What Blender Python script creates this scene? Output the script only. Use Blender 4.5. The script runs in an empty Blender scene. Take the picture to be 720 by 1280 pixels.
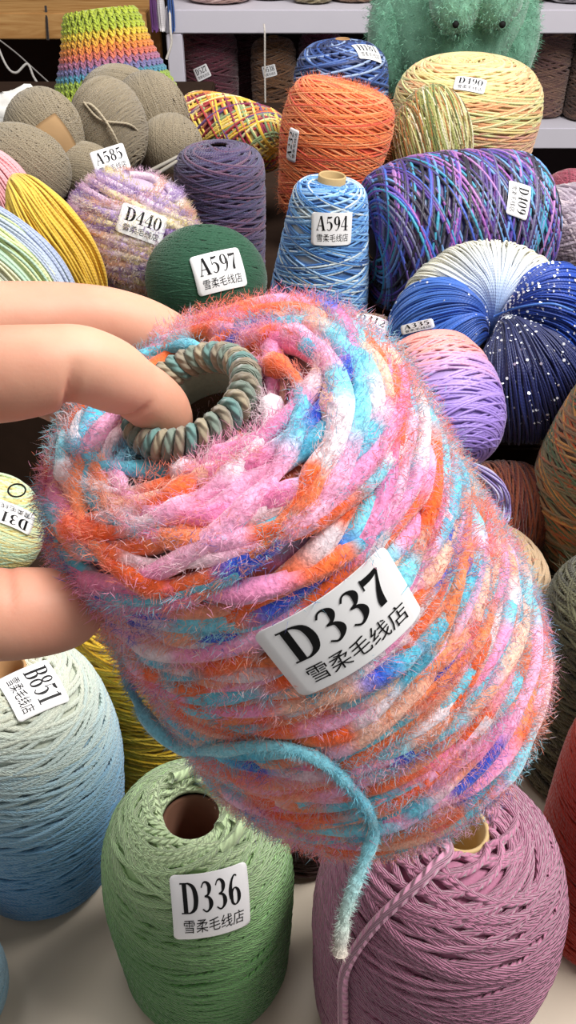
import bpy, math, random
import numpy as np
from mathutils import Vector, Matrix
from mathutils.bvhtree import BVHTree

C = bpy.context.scene.collection
SC = bpy.context.scene

# ------------------------------------------------------------------ camera, world, lights, exposure
CAM_H, PITCH, FPX = 0.62, math.radians(38.0), 1108.0
cd = bpy.data.cameras.new('camera')
cam = bpy.data.objects.new('camera', cd)
C.objects.link(cam)
cam.location = (0, 0, CAM_H)
cam.rotation_euler = (math.pi / 2 - PITCH, 0, 0)
cd.sensor_fit = 'VERTICAL'
cd.sensor_height = 24.0
cd.lens = 24.0 * FPX / 1280.0
cd.clip_start = 0.01
cd.clip_end = 50
SC.camera = cam

w = bpy.data.worlds.new('room_light')
SC.world = w
w.use_nodes = True
w.node_tree.nodes['Background'].inputs[0].default_value = (1.0, 0.97, 0.94, 1)
w.node_tree.nodes['Background'].inputs[1].default_value = 0.36


def area(name, loc, target, size, sizey, power, col):
    ld = bpy.data.lights.new(name, 'AREA')
    ld.shape = 'RECTANGLE'
    ld.size, ld.size_y, ld.energy, ld.color = size, sizey, power, col
    o = bpy.data.objects.new(name, ld)
    C.objects.link(o)
    o.location = loc
    o.rotation_euler = (Vector(target) - Vector(loc)).to_track_quat('-Z', 'Y').to_euler()
    return o


area('ceiling_lamp_front', (0.98, 0.32, 1.85), (0.05, 0.42, 0.12), 1.0, 0.6, 58, (1.0, 0.97, 0.93))
area('ceiling_lamp_back', (-0.1, 1.25, 1.95), (0.0, 1.1, 0.1), 1.6, 0.5, 20, (1.0, 0.98, 0.96))

vs = SC.view_settings
vs.view_transform = 'Standard'
vs.look = 'None'
vs.gamma = 1
vs.exposure = 0.0
vs.use_curve_mapping = False

# ------------------------------------------------------------------ helpers
FW = Vector((0, math.cos(PITCH), -math.sin(PITCH)))
UP = Vector((0, math.sin(PITCH), math.cos(PITCH)))
RT = Vector((1, 0, 0))
EYE = Vector((0, 0, CAM_H))


def P(px, py, d):
    return EYE + d * (FW + RT * ((px - 360) / FPX) + UP * ((640 - py) / FPX))


def srgb(c):
    if isinstance(c, str):
        c = [int(c[i:i + 2], 16) for i in (0, 2, 4)]
    return tuple((x / 255 / 12.92 if x / 255 <= 0.04045 else ((x / 255 + 0.055) / 1.055) ** 2.4) for x in c)


class MB:
    """collects arrays of vertices, faces, colours and uvs for ONE mesh object"""

    def __init__(self):
        self.v, self.q, self.t, self.c, self.uv, self.n = [], [], [], [], [], 0

    def add(self, v, quads=None, tris=None, col=(0.5, 0.5, 0.5), uv=None):
        v = np.asarray(v, np.float32).reshape(-1, 3)
        k = len(v)
        c = np.asarray(col, np.float32)
        if c.ndim == 1:
            c = np.repeat(c[None, :], k, 0)
        self.v.append(v)
        self.c.append(c)
        self.uv.append(np.zeros((k, 2), np.float32) if uv is None else np.asarray(uv, np.float32))
        if quads is not None and len(quads):
            self.q.append(np.asarray(quads, np.int64) + self.n)
        if tris is not None and len(tris):
            self.t.append(np.asarray(tris, np.int64) + self.n)
        self.n += k

    def build(self, name, mat, parent=None, smooth=True, M=None):
        v = np.concatenate(self.v)
        c = np.concatenate(self.c)
        uv = np.concatenate(self.uv)
        q = np.concatenate(self.q) if self.q else np.zeros((0, 4), np.int64)
        t = np.concatenate(self.t) if self.t else np.zeros((0, 3), np.int64)
        me = bpy.data.meshes.new(name)
        me.vertices.add(len(v))
        me.vertices.foreach_set('co', v.astype(np.float32).ravel())
        li = np.concatenate([q.ravel(), t.ravel()]).astype(np.int32)
        me.loops.add(len(li))
        me.loops.foreach_set('vertex_index', li)
        st = np.concatenate([np.arange(len(q)) * 4, len(q) * 4 + np.arange(len(t)) * 3]).astype(np.int32)
        me.polygons.add(len(st))
        me.polygons.foreach_set('loop_start', st)
        me.update(calc_edges=True)
        me.polygons.foreach_set('use_smooth', np.full(len(st), smooth, bool))
        a = me.color_attributes.new('Col', 'FLOAT_COLOR', 'POINT')
        a.data.foreach_set('color', np.concatenate([c, np.ones((len(c), 1), np.float32)], 1).astype(np.float32).ravel())
        ul = me.uv_layers.new(name='UVMap')
        ul.data.foreach_set('uv', uv[li].astype(np.float32).ravel())
        me.validate()
        o = bpy.data.objects.new(name, me)
        C.objects.link(o)
        if isinstance(mat, (list, tuple)):
            for m in mat:
                me.materials.append(m)
        else:
            me.materials.append(mat)
        if parent is not None:
            o.parent = parent
        if M is not None:
            o.matrix_world = M
        return o


ROOTM = {}


def thing(name, label, cat, M=None, group=None):
    o = bpy.data.objects.new(name, None)
    C.objects.link(o)
    o.empty_display_size = 0.02
    if M is not None:
        o.matrix_world = M
    o['label'] = label
    o['category'] = cat
    if group:
        o['group'] = group
    ROOTM[o.name] = M.copy() if M is not None else Matrix.Identity(4)
    return o


def tag(o, label, cat, group=None):
    o['label'] = label
    o['category'] = cat
    if group:
        o['group'] = group
    return o


def loc(p):
    return Matrix.Translation(Vector(p))


def axis_frame(base, top):
    """origin at base, local z towards top"""
    base, top = Vector(base), Vector(top)
    z = (top - base).normalized()
    x = Vector((1, 0, 0))
    if abs(z.dot(x)) > 0.9:
        x = Vector((0, -1, 0))
    x = (x - z * z.dot(x)).normalized()
    y = z.cross(x)
    M = Matrix((x, y, z)).transposed().to_4x4()
    M.translation = base
    return M


def cr(points, n):
    """Catmull-Rom through points (any dimension), n samples"""
    p = np.asarray(points, float)
    p = np.vstack([2 * p[0] - p[1], p, 2 * p[-1] - p[-2]])
    u = np.linspace(0, len(p) - 3 - 1e-9, n)
    i = u.astype(int)
    f = (u - i)[:, None]
    a, b, c, d = p[i], p[i + 1], p[i + 2], p[i + 3]
    return 0.5 * (2 * b + (c - a) * f + (2 * a - 5 * b + 4 * c - d) * f ** 2 + (3 * b - a - 3 * c + d) * f ** 3)


def smooth_noise(n, step, rng):
    k = max(4, int(n / max(step, 1)) + 4)
    g = rng.standard_normal(k)
    x = np.linspace(0, k - 3.001, n)
    i = x.astype(int)
    f = x - i
    f = f * f * (3 - 2 * f)
    return g[i] * (1 - f) + g[i + 1] * f


def arclen(p):
    return np.concatenate([[0], np.cumsum(np.linalg.norm(np.diff(p, axis=0), axis=1))])


def norm(v):
    return v / np.maximum(np.linalg.norm(v, axis=-1, keepdims=True), 1e-12)


def tube(mb, pts, r, col, sides=5, nrm=None, closed=False, cap=True):
    """a strand along pts; col per point; uv = (around, arc length / diameter)"""
    pts = np.asarray(pts, float)
    n = len(pts)
    r = np.broadcast_to(np.asarray(r, float), (n,))
    if closed:
        tan = norm(np.roll(pts, -1, 0) - np.roll(pts, 1, 0))
    else:
        tan = norm(np.gradient(pts, axis=0))
    if nrm is None:
        nn = np.zeros((n, 3))
        ref = np.array([0.31, 0.2, 0.93])
        if abs(tan[0] @ ref) > 0.9:
            ref = np.array([1.0, 0.1, 0])
        cur = norm(ref - tan[0] * (ref @ tan[0]))
        for i in range(n):
            cur = cur - tan[i] * (cur @ tan[i])
            cur = cur / max(np.linalg.norm(cur), 1e-9)
            nn[i] = cur
    else:
        nn = norm(nrm - tan * np.sum(nrm * tan, 1, keepdims=True))
    bb = np.cross(tan, nn)
    a = np.arange(sides) / sides * 2 * np.pi
    v = pts[:, None, :] + r[:, None, None] * (np.cos(a)[None, :, None] * nn[:, None, :] + np.sin(a)[None, :, None] * bb[:, None, :])
    s = arclen(pts) / (2 * max(r.max(), 1e-6))
    uv = np.stack(np.broadcast_arrays((np.arange(sides) / sides)[None, :], s[:, None]), -1).reshape(-1, 2)
    i = np.arange(n if closed else n - 1)[:, None]
    j = np.arange(sides)[None, :]
    i2, j2 = (i + 1) % n, (j + 1) % sides
    q = np.stack(np.broadcast_arrays(i * sides + j, i2 * sides + j, i2 * sides + j2, i * sides + j2), -1).reshape(-1, 4)
    c = np.asarray(col, float)
    if c.ndim == 2:
        c = np.repeat(c, sides, 0)
    tris = None
    v = v.reshape(-1, 3)
    if cap and not closed:
        e = (n - 1) * sides
        tris = [[0, k + 1, k] for k in range(1, sides - 1)] + [[e, e + k, e + k + 1] for k in range(1, sides - 1)]
    mb.add(v, q, tris, c, uv)


def revolve(mb, prof, seg, col, capb=True):
    """surface of revolution of [(r,z)...] from the top down"""
    prof = np.asarray(prof, float)
    n = len(prof)
    a = np.arange(seg) / seg * 2 * np.pi
    v = np.stack([prof[:, 0:1] * np.cos(a), prof[:, 0:1] * np.sin(a), np.repeat(prof[:, 1:2], seg, 1)], -1)
    i = np.arange(n - 1)[:, None]
    j = np.arange(seg)[None, :]
    q = np.stack(np.broadcast_arrays(i * seg + j, (i + 1) * seg + j, (i + 1) * seg + (j + 1) % seg, i * seg + (j + 1) % seg), -1).reshape(-1, 4)
    uv = np.stack(np.broadcast_arrays((np.arange(seg) / seg)[None, :], np.arange(n)[:, None] / n), -1).reshape(-1, 2)
    c = np.asarray(col, float)
    if c.ndim == 2:
        c = np.repeat(c, seg, 0)
    tris = None
    if capb:
        e = (n - 1) * seg
        tris = [[e, e + k + 1, e + k] for k in range(1, seg - 1)]
    mb.add(v.reshape(-1, 3), q, tris, c, uv)


def box(mb, lo, hi, col, bev=0.0):
    lo, hi = np.array(lo, float), np.array(hi, float)
    if bev <= 0:
        v = [[(lo, hi)[i][0], (lo, hi)[j][1], (lo, hi)[k][2]] for i in (0, 1) for j in (0, 1) for k in (0, 1)]
        mb.add(v, [[0, 1, 3, 2], [4, 6, 7, 5], [0, 4, 5, 1], [2, 3, 7, 6], [0, 2, 6, 4], [1, 5, 7, 3]], None, col)
        return
    import bmesh
    bm = bmesh.new()
    bmesh.ops.create_cube(bm, size=1)
    for x in bm.verts:
        x.co = Vector([lo[k] + (x.co[k] + 0.5) * (hi[k] - lo[k]) for k in range(3)])
    bmesh.ops.bevel(bm, geom=bm.edges[:], offset=bev, segments=2, affect='EDGES')
    bm.verts.index_update()
    vv = [list(x.co) for x in bm.verts]
    q = [[x.index for x in f.verts] for f in bm.faces if len(f.verts) == 4]
    t = [[x.index for x in f.verts] for f in bm.faces if len(f.verts) == 3]
    for f in bm.faces:
        if len(f.verts) > 4:
            ix = [x.index for x in f.verts]
            t += [[ix[0], ix[k], ix[k + 1]] for k in range(1, len(ix) - 1)]
    mb.add(vv, q, t, col)
    bm.free()


def pal(cols, weights=None):
    return np.array([srgb(c) for c in cols]), (None if weights is None else np.array(weights, float) / sum(weights))


def seg_colors(s, palette, lo, hi, rng, blend=0.3, ordered=False):
    """colour of dyed yarn along its length s"""
    cols, wts = palette
    tot = s.max() + hi
    m = int(tot / lo) + 4
    L = rng.uniform(lo, hi, m)
    b = np.concatenate([[0], np.cumsum(L)])
    idx = (np.arange(m + 1) % len(cols)) if ordered else rng.choice(len(cols), m + 1, p=wts)
    k = np.clip(np.searchsorted(b, s, side='right') - 1, 0, m - 1)
    f = (s - b[k]) / L[k]
    g = np.clip((f - (1 - blend)) / max(blend, 1e-6), 0, 1)
    g = g * g * (3 - 2 * g)
    return cols[idx[k]] * (1 - g)[:, None] + cols[idx[k + 1]] * g[:, None]


def resample(prof, n):
    prof = np.asarray(prof, float)
    c = cr(prof, n * 6)
    s = arclen(c)
    u = np.linspace(0, s[-1], n)
    return np.stack([np.interp(u, s, c[:, 0]), np.interp(u, s, c[:, 1])], 1)


def wind(mb, prof, r, turns, cover, colfn, rng, seg=40, sides=5, wob=1.0, lift=0.8, tlo=0.0, thi=1.0, rad_noise=0.0, nstep=5):
    """criss-cross winding of a strand of radius r over the profile (top to bottom)"""
    pr = resample(prof, 200)
    tt = np.linspace(0, 1, 200)
    tanp = norm(np.gradient(pr, axis=0))
    turns = (math.floor(2 * turns) + 0.618) / 2
    sp = np.linalg.norm(np.diff(pr, axis=0), axis=1)
    areaS = float(np.sum(2 * np.pi * (pr[1:, 0] + pr[:-1, 0]) / 2 * sp))
    meanr = areaS / (2 * np.pi * sp.sum())
    one = math.hypot(turns * 2 * np.pi * meanr, sp.sum())
    passes = math.ceil(cover * areaS / (2 * r * one))
    n = int(passes * turns * seg)
    u = np.linspace(0, passes, n)
    t = np.abs((u % 2) - 1)
    L = arclen(pr)[-1]
    t = t + wob * r / L * 1.3 * smooth_noise(n, seg * 0.5, rng) + wob * r / L * 1.5 * smooth_noise(n, seg * turns * 0.5, rng)
    t = np.clip(t * (thi - tlo) + tlo, 0, 1)
    th = 2 * np.pi * turns * u + rng.uniform(0, 6.28)
    off = r * lift * (0.5 + 0.5 * np.tanh(smooth_noise(n, seg * 0.8, rng)))
    R = np.interp(t, tt, pr[:, 0])
    Z = np.interp(t, tt, pr[:, 1])
    nr = np.interp(t, tt, -tanp[:, 1])
    nz = np.interp(t, tt, tanp[:, 0])
    ct, sn = np.cos(th), np.sin(th)
    N = norm(np.stack([nr * ct, nr * sn, nz], 1))
    p = np.stack([R * ct, R * sn, Z], 1) + N * off[:, None]
    s = arclen(p)
    rr = r * (1 + rad_noise * smooth_noise(n, nstep, rng)) if rad_noise else r
    tube(mb, p, rr, colfn(s, t, p), sides, N, cap=True)
    return p, N, s


def fuzz(mb, p, N, colr, count, lo, hi, wid, rng, spread=0.9, tang=None, soft=0.25):
    """short loose fibres standing off the yarn"""
    i = rng.integers(0, len(p), count)
    d = norm(N[i] * 1.0 + spread * rng.standard_normal((count, 3)))
    flip = np.sum(d * N[i], 1) < 0.05
    d[flip] = norm(d[flip] + N[i][flip] * 1.2)
    L = rng.uniform(lo, hi, count)[:, None]
    side = norm(np.cross(d, N[i] + 0.45 * rng.standard_normal((count, 3)))) * wid
    bend = norm(np.cross(d, side)) * L * rng.uniform(-0.5, 0.5, (count, 1))
    b = p[i] + rng.standard_normal((count, 3)) * soft * lo * 0.5
    m = b + d * L * 0.55 + bend * 0.6
    e = b + d * L + bend * 1.6
    v = np.stack([b - side, b + side, m - side * 0.8, m + side * 0.8, e], 1).reshape(-1, 3)
    k = np.arange(count)[:, None] * 5
    q = k + np.array([[0, 1, 3, 2]])
    t = k + np.array([[2, 3, 4]])
    mb.add(v, q, t, np.repeat(colr[i], 5, 0))


# ------------------------------------------------------------------ materials
def new_mat(name):
    m = bpy.data.materials.new(name)
    m.use_nodes = True
    return m, m.node_tree, m.node_tree.nodes['Principled BSDF']


def yarn_mat(name, rough=0.85, twist=0.5, plies=3, sheen=0.3, grain=0.12, pitch=0.35, spec=0.25, sss=0.0):
    m, nt, b = new_mat(name)
    N, Lk = nt.nodes.new, nt.links.new
    at = N('ShaderNodeAttribute')
    at.attribute_name = 'Col'
    tc = N('ShaderNodeTexCoord')
    nz = N('ShaderNodeTexNoise')
    nz.inputs['Scale'].default_value = 900
    nz.inputs['Detail'].default_value = 2
    Lk(tc.outputs['Object'], nz.inputs['Vector'])
    mr = N('ShaderNodeMapRange')
    mr.inputs['To Min'].default_value = 1 - grain * 2
    mr.inputs['To Max'].default_value = 1 + grain * 2
    Lk(nz.outputs['Fac'], mr.inputs['Value'])
    mul = N('ShaderNodeVectorMath')
    mul.operation = 'SCALE'
    Lk(at.outputs['Color'], mul.inputs[0])
    Lk(mr.outputs['Result'], mul.inputs['Scale'])
    Lk(mul.outputs['Vector'], b.inputs['Base Color'])
    b.inputs['Roughness'].default_value = rough
    b.inputs['Specular IOR Level'].default_value = spec
    b.inputs['Sheen Weight'].default_value = sheen
    b.inputs['Sheen Roughness'].default_value = 0.5
    if twist > 0:
        uv = N('ShaderNodeUVMap')
        sep = N('ShaderNodeSeparateXYZ')
        Lk(uv.outputs['UV'], sep.inputs[0])
        a = N('ShaderNodeMath')
        a.operation = 'MULTIPLY'
        a.inputs[1].default_value = plies * 2 * math.pi
        Lk(sep.outputs['X'], a.inputs[0])
        c = N('ShaderNodeMath')
        c.operation = 'MULTIPLY_ADD'
        c.inputs[1].default_value = pitch * plies * 2 * math.pi
        Lk(sep.outputs['Y'], c.inputs[0])
        Lk(a.outputs[0], c.inputs[2])
        sn = N('ShaderNodeMath')
        sn.operation = 'SINE'
        Lk(c.outputs[0], sn.inputs[0])
        bp = N('ShaderNodeBump')
        bp.inputs['Strength'].default_value = twist
        bp.inputs['Distance'].default_value = 0.0006
        Lk(sn.outputs[0], bp.inputs['Height'])
        Lk(bp.outputs['Normal'], b.inputs['Normal'])
    if name.startswith('brushed'):
        nb = N('ShaderNodeTexNoise')
        nb.inputs['Scale'].default_value = 420
        nb.inputs['Detail'].default_value = 5
        Lk(tc.outputs['Object'], nb.inputs['Vector'])
        bp = N('ShaderNodeBump')
        bp.inputs['Strength'].default_value = .8
        bp.inputs['Distance'].default_value = 0.0012
        Lk(nb.outputs['Fac'], bp.inputs['Height'])
        Lk(bp.outputs['Normal'], b.inputs['Normal'])
    if sss:
        b.inputs['Subsurface Weight'].default_value = sss
        b.inputs['Subsurface Radius'].default_value = (0.004, 0.004, 0.004)
    return m


Y_WOOL = yarn_mat('wool_yarn', 0.9, 0.55, 3, 0.35)
Y_ROPE = yarn_mat('plied_chunky_yarn', 0.85, 1.0, 3, 0.3, 0.1, 0.28)
Y_FINE = yarn_mat('fine_cotton_yarn', 0.8, 0.25, 2, 0.25, 0.08)
Y_SILK = yarn_mat('shiny_silk_yarn', 0.45, 0.14, 2, 0.15, 0.06, 0.35, 0.5)
Y_FUZZ = yarn_mat('brushed_fluffy_yarn', 0.95, 0.0, 1, 0.6, 0.2, 0.3, 0.1)


def fibre_mat(name):
    m, nt, b = new_mat(name)
    N, Lk = nt.nodes.new, nt.links.new
    at = N('ShaderNodeAttribute')
    at.attribute_name = 'Col'
    nz = N('ShaderNodeTexNoise')
    nz.inputs['Scale'].default_value = 300
    tc = N('ShaderNodeTexCoord')
    Lk(tc.outputs['Object'], nz.inputs['Vector'])
    mr = N('ShaderNodeMapRange')
    mr.inputs['To Min'].default_value = .92
    mr.inputs['To Max'].default_value = 1.08
    Lk(nz.outputs['Fac'], mr.inputs['Value'])
    sc = N('ShaderNodeVectorMath')
    sc.operation = 'SCALE'
    Lk(at.outputs['Color'], sc.inputs[0])
    Lk(mr.outputs['Result'], sc.inputs['Scale'])
    d = N('ShaderNodeBsdfDiffuse')
    t = N('ShaderNodeBsdfTranslucent')
    mx = N('ShaderNodeMixShader')
    mx.inputs[0].default_value = .5
    Lk(sc.outputs['Vector'], d.inputs['Color'])
    Lk(sc.outputs['Vector'], t.inputs['Color'])
    Lk(d.outputs[0], mx.inputs[1])
    Lk(t.outputs[0], mx.inputs[2])
    nt.nodes.remove(b)
    Lk(mx.outputs[0], nt.nodes['Material Output'].inputs['Surface'])
    return m


Y_FIB = fibre_mat('loose_fibre')


def plain(name, c, rough=0.6, spec=0.3, noise=0.0, scale=40, metal=0.0, bump=0.0):
    m, nt, b = new_mat(name)
    b.inputs['Roughness'].default_value = rough
    b.inputs['Specular IOR Level'].default_value = spec
    b.inputs['Metallic'].default_value = metal
    col = srgb(c)
    tc = nt.nodes.new('ShaderNodeTexCoord')
    nz = nt.nodes.new('ShaderNodeTexNoise')
    nz.inputs['Scale'].default_value = scale
    nz.inputs['Detail'].default_value = 4
    nt.links.new(tc.outputs['Object'], nz.inputs['Vector'])
    mx = nt.nodes.new('ShaderNodeMix')
    mx.data_type = 'RGBA'
    mx.inputs['A'].default_value = (*[x * (1 - noise) for x in col], 1)
    mx.inputs['B'].default_value = (*[min(1, x * (1 + noise)) for x in col], 1)
    nt.links.new(nz.outputs['Fac'], mx.inputs['Factor'])
    nt.links.new(mx.outputs['Result'], b.inputs['Base Color'])
    if bump:
        bp = nt.nodes.new('ShaderNodeBump')
        bp.inputs['Strength'].default_value = bump
        bp.inputs['Distance'].default_value = 0.001
        nt.links.new(nz.outputs['Fac'], bp.inputs['Height'])
        nt.links.new(bp.outputs['Normal'], b.inputs['Normal'])
    return m


def wood_mat(name, c1, c2, axis_scale=(3, 30, 30)):
    m, nt, b = new_mat(name)
    tc = nt.nodes.new('ShaderNodeTexCoord')
    mp = nt.nodes.new('ShaderNodeMapping')
    mp.inputs['Scale'].default_value = axis_scale
    nz = nt.nodes.new('ShaderNodeTexNoise')
    nz.inputs['Scale'].default_value = 2.0
    nz.inputs['Detail'].default_value = 6
    nz.inputs['Distortion'].default_value = 1.2
    rp = nt.nodes.new('ShaderNodeValToRGB')
    rp.color_ramp.elements[0].position = 0.35
    rp.color_ramp.elements[1].position = 0.7
    rp.color_ramp.elements[0].color = (*srgb(c1), 1)
    rp.color_ramp.elements[1].color = (*srgb(c2), 1)
    nt.links.new(tc.outputs['Object'], mp.inputs['Vector'])
    nt.links.new(mp.outputs['Vector'], nz.inputs['Vector'])
    nt.links.new(nz.outputs['Fac'], rp.inputs['Fac'])
    nt.links.new(rp.outputs['Color'], b.inputs['Base Color'])
    b.inputs['Roughness'].default_value = 0.55
    return m


M_PAPER = plain('white_sticker_paper', 'f4f4f6', 0.45, 0.4)
M_INK = plain('black_ink', '101012', 0.5, 0.2)
M_CARD = plain('cardboard', 'b08a62', 0.85, 0.1, 0.15, 120, 0, 0.2)
M_CARDL = plain('pale_cardboard', 'b89f74', 0.8, 0.1, 0.12, 120)
M_CARD_SHADE = plain('shade_darkened_cardboard', '4f4034', 0.9, 0.1, 0.12, 120)  # cardboard darkened to stand in for shade inside the held tube
M_KRAFT = plain('kraft_paper', 'b08f68', 0.8, 0.15, 0.12, 60, 0, 0.3)
M_TABLE = plain('beige_table_top', 'c9bcab', 0.45, 0.35, 0.06, 12)
M_TIER = plain('dark_tier_cloth', '33261f', 0.95, 0.05, 0.2, 60)
M_WHITE = plain('white_painted_board', 'd7d3de', 0.5, 0.3, 0.03, 20)
M_BACK_SHADE = plain('shade_dark_back_panel', '241c1c', 0.9, 0.1, 0.2, 10)  # panel coloured dark to stand in for low light inside the shelving
M_FLOOR = plain('grey_floor', '4a4440', 0.6, 0.2, 0.2, 6)
M_WALL = plain('dim_wall', '5d5450', 0.9, 0.1, 0.08, 8)
M_WOOD = wood_mat('pale_pine', 'a8743c', 'd2a468')
M_STEEL = plain('steel_needle', 'd8d2c4', 0.3, 0.5, 0.05, 30, 0.6)
M_BLACK = plain('black_elastic', '151515', 0.7, 0.2)
M_PLASTIC = plain('white_plastic_bag', 'e6e4e0', 0.35, 0.4, 0.06, 25, 0, 0.5)

# skin
def skin_mat():
    m, nt, b = new_mat('skin')
    N, Lk = nt.nodes.new, nt.links.new
    tc = N('ShaderNodeTexCoord')
    n1 = N('ShaderNodeTexNoise')
    n1.inputs['Scale'].default_value = 28
    n1.inputs['Detail'].default_value = 3
    Lk(tc.outputs['Object'], n1.inputs['Vector'])
    rp = N('ShaderNodeValToRGB')
    rp.color_ramp.elements[0].position = 0.35
    rp.color_ramp.elements[1].position = 0.68
    rp.color_ramp.elements[0].color = (*srgb((196, 140, 117)), 1)
    rp.color_ramp.elements[1].color = (*srgb((211, 162, 137)), 1)
    Lk(n1.outputs['Fac'], rp.inputs['Fac'])
    at = N('ShaderNodeAttribute')
    at.attribute_name = 'Col'
    mx = N('ShaderNodeMix')
    mx.data_type = 'RGBA'
    mx.blend_type = 'MULTIPLY'
    mx.inputs['Factor'].default_value = 1.0
    Lk(rp.outputs['Color'], mx.inputs['A'])
    Lk(at.outputs['Color'], mx.inputs['B'])
    Lk(mx.outputs['Result'], b.inputs['Base Color'])
    b.inputs['Roughness'].default_value = 0.55
    b.inputs['Specular IOR Level'].default_value = 0.35
    b.inputs['Subsurface Weight'].default_value = 0.25
    b.inputs['Subsurface Radius'].default_value = (0.006, 0.0025, 0.0015)
    b.inputs['Subsurface Scale'].default_value = 1.0
    n2 = N('ShaderNodeTexNoise')
    n2.inputs['Scale'].default_value = 900
    n2.inputs['Detail'].default_value = 3
    Lk(tc.outputs['Object'], n2.inputs['Vector'])
    bp = N('ShaderNodeBump')
    bp.inputs['Strength'].default_value = 0.12
    bp.inputs['Distance'].default_value = 0.0004
    Lk(n2.outputs['Fac'], bp.inputs['Height'])
    Lk(bp.outputs['Normal'], b.inputs['Normal'])
    return m


M_SKIN = skin_mat()

# ------------------------------------------------------------------ lettering
GL = {
    'A': (0.76, [('s', [(.07, .02, .05), (.35, .98, .05)]), ('s', [(.37, 1.0, .16), (.61, .0, .18)]), ('s', [(.17, .33, .045), (.52, .33, .045)]),
                 ('s', [(.0, .02, .045), (.2, .02, .045)]), ('s', [(.44, .02, .045), (.76, .02, .045)])]),
    'B': (0.7, [('s', [(.18, 0, .18), (.18, 1, .18)]), ('s', [(.0, .98, .045), (.3, .98, .045)]), ('s', [(.0, .02, .045), (.3, .02, .045)]),
                ('s', [(.25, .98, .04), (.42, .965, .06), (.53, .86, .15), (.545, .75, .18), (.52, .63, .14), (.42, .54, .06), (.25, .53, .04)]),
                ('s', [(.25, .53, .04), (.44, .51, .06), (.57, .4, .16), (.59, .27, .19), (.56, .13, .15), (.44, .035, .06), (.25, .02, .04)])]),
    'D': (0.76, [('s', [(.18, 0, .18), (.18, 1, .18)]), ('s', [(.0, .98, .045), (.3, .98, .045)]), ('s', [(.0, .02, .045), (.3, .02, .045)]),
                 ('s', [(.2, .98, .04), (.38, .965, .07), (.56, .82, .16), (.625, .5, .2), (.56, .18, .16), (.38, .035, .07), (.2, .02, .04)])]),
    'H': (0.8, [('s', [(.17, 0, .17), (.17, 1, .17)]), ('s', [(.63, 0, .17), (.63, 1, .17)]), ('s', [(.17, .5, .05), (.63, .5, .05)]),
                ('s', [(.02, .98, .045), (.32, .98, .045)]), ('s', [(.48, .98, .045), (.78, .98, .045)]),
                ('s', [(.02, .02, .045), (.32, .02, .045)]), ('s', [(.48, .02, .045), (.78, .02, .045)])]),
    '0': (0.6, [('c', [(.3, .98, .05), (.14, .82, .12), (.09, .5, .17), (.14, .18, .12), (.3, .02, .05), (.46, .18, .12), (.51, .5, .17), (.46, .82, .12)])]),
    '1': (0.56, [('s', [(.29, 0, .17), (.29, 1, .17)]), ('s', [(.08, .02, .045), (.5, .02, .045)]), ('s', [(.28, .96, .05), (.06, .86, .04)])]),
    '2': (0.58, [('b', (.15, .74, .09)), ('s', [(.09, .78, .05), (.16, .92, .05), (.28, .97, .06), (.42, .9, .13), (.45, .75, .17), (.38, .54, .13), (.2, .26, .07), (.08, .06, .05)]),
                 ('s', [(.08, .08, .12), (.28, .09, .15), (.45, .08, .12), (.52, .24, .04)])]),
    '3': (0.58, [('b', (.15, .77, .085)), ('b', (.15, .2, .095)),
                 ('s', [(.09, .82, .05), (.18, .95, .05), (.3, .965, .07), (.41, .86, .15), (.42, .73, .16), (.35, .58, .08), (.2, .535, .045)]),
                 ('s', [(.2, .535, .045), (.37, .49, .09), (.45, .35, .17), (.45, .22, .17), (.37, .08, .09), (.24, .02, .06), (.09, .12, .05)])]),
    '4': (0.62, [('s', [(.41, 0, .16), (.41, 1, .16)]), ('s', [(.24, .02, .045), (.6, .02, .045)]), ('s', [(.38, .97, .05), (.04, .3, .045)]), ('s', [(.02, .28, .05), (.6, .28, .05)])]),
    '5': (0.58, [('s', [(.13, .9, .14), (.3, .9, .13), (.48, .95, .07)]), ('s', [(.13, .97, .04), (.1, .5, .04)]), ('b', (.14, .2, .09)),
                 ('s', [(.1, .5, .04), (.2, .59, .05), (.33, .58, .08), (.44, .44, .16), (.455, .29, .17), (.39, .11, .1), (.25, .02, .055), (.09, .11, .05)])]),
    '6': (0.6, [('c', [(.31, .58, .05), (.18, .48, .1), (.15, .3, .13), (.18, .1, .1), (.31, .02, .05), (.44, .12, .12), (.48, .3, .16), (.44, .48, .12)]),
                ('s', [(.13, .25, .14), (.11, .52, .16), (.18, .8, .1), (.31, .96, .055), (.43, .94, .05)]), ('b', (.43, .84, .08))]),
    '7': (0.58, [('s', [(.06, .88, .18), (.3, .88, .16), (.5, .93, .1)]), ('s', [(.06, .99, .04), (.05, .68, .04)]),
                 ('s', [(.51, .95, .05), (.42, .7, .07), (.32, .42, .13), (.27, .18, .18), (.27, .02, .17)])]),
    '8': (0.6, [('c', [(.3, .98, .05), (.17, .9, .11), (.14, .76, .14), (.18, .62, .11), (.3, .54, .06), (.42, .62, .1), (.46, .76, .12), (.43, .9, .09)]),
                ('c', [(.3, .52, .06), (.15, .42, .11), (.11, .26, .14), (.16, .1, .11), (.3, .02, .05), (.45, .1, .13), (.49, .26, .16), (.45, .42, .13)])]),
}
w6, s6 = GL['6']
GL['9'] = (0.6, [(k, [(0.6 - x, 1 - y, z) for (x, y, z) in a] if k != 'b' else (0.6 - a[0], 1 - a[1], a[2])) for k, a in s6])


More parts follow.
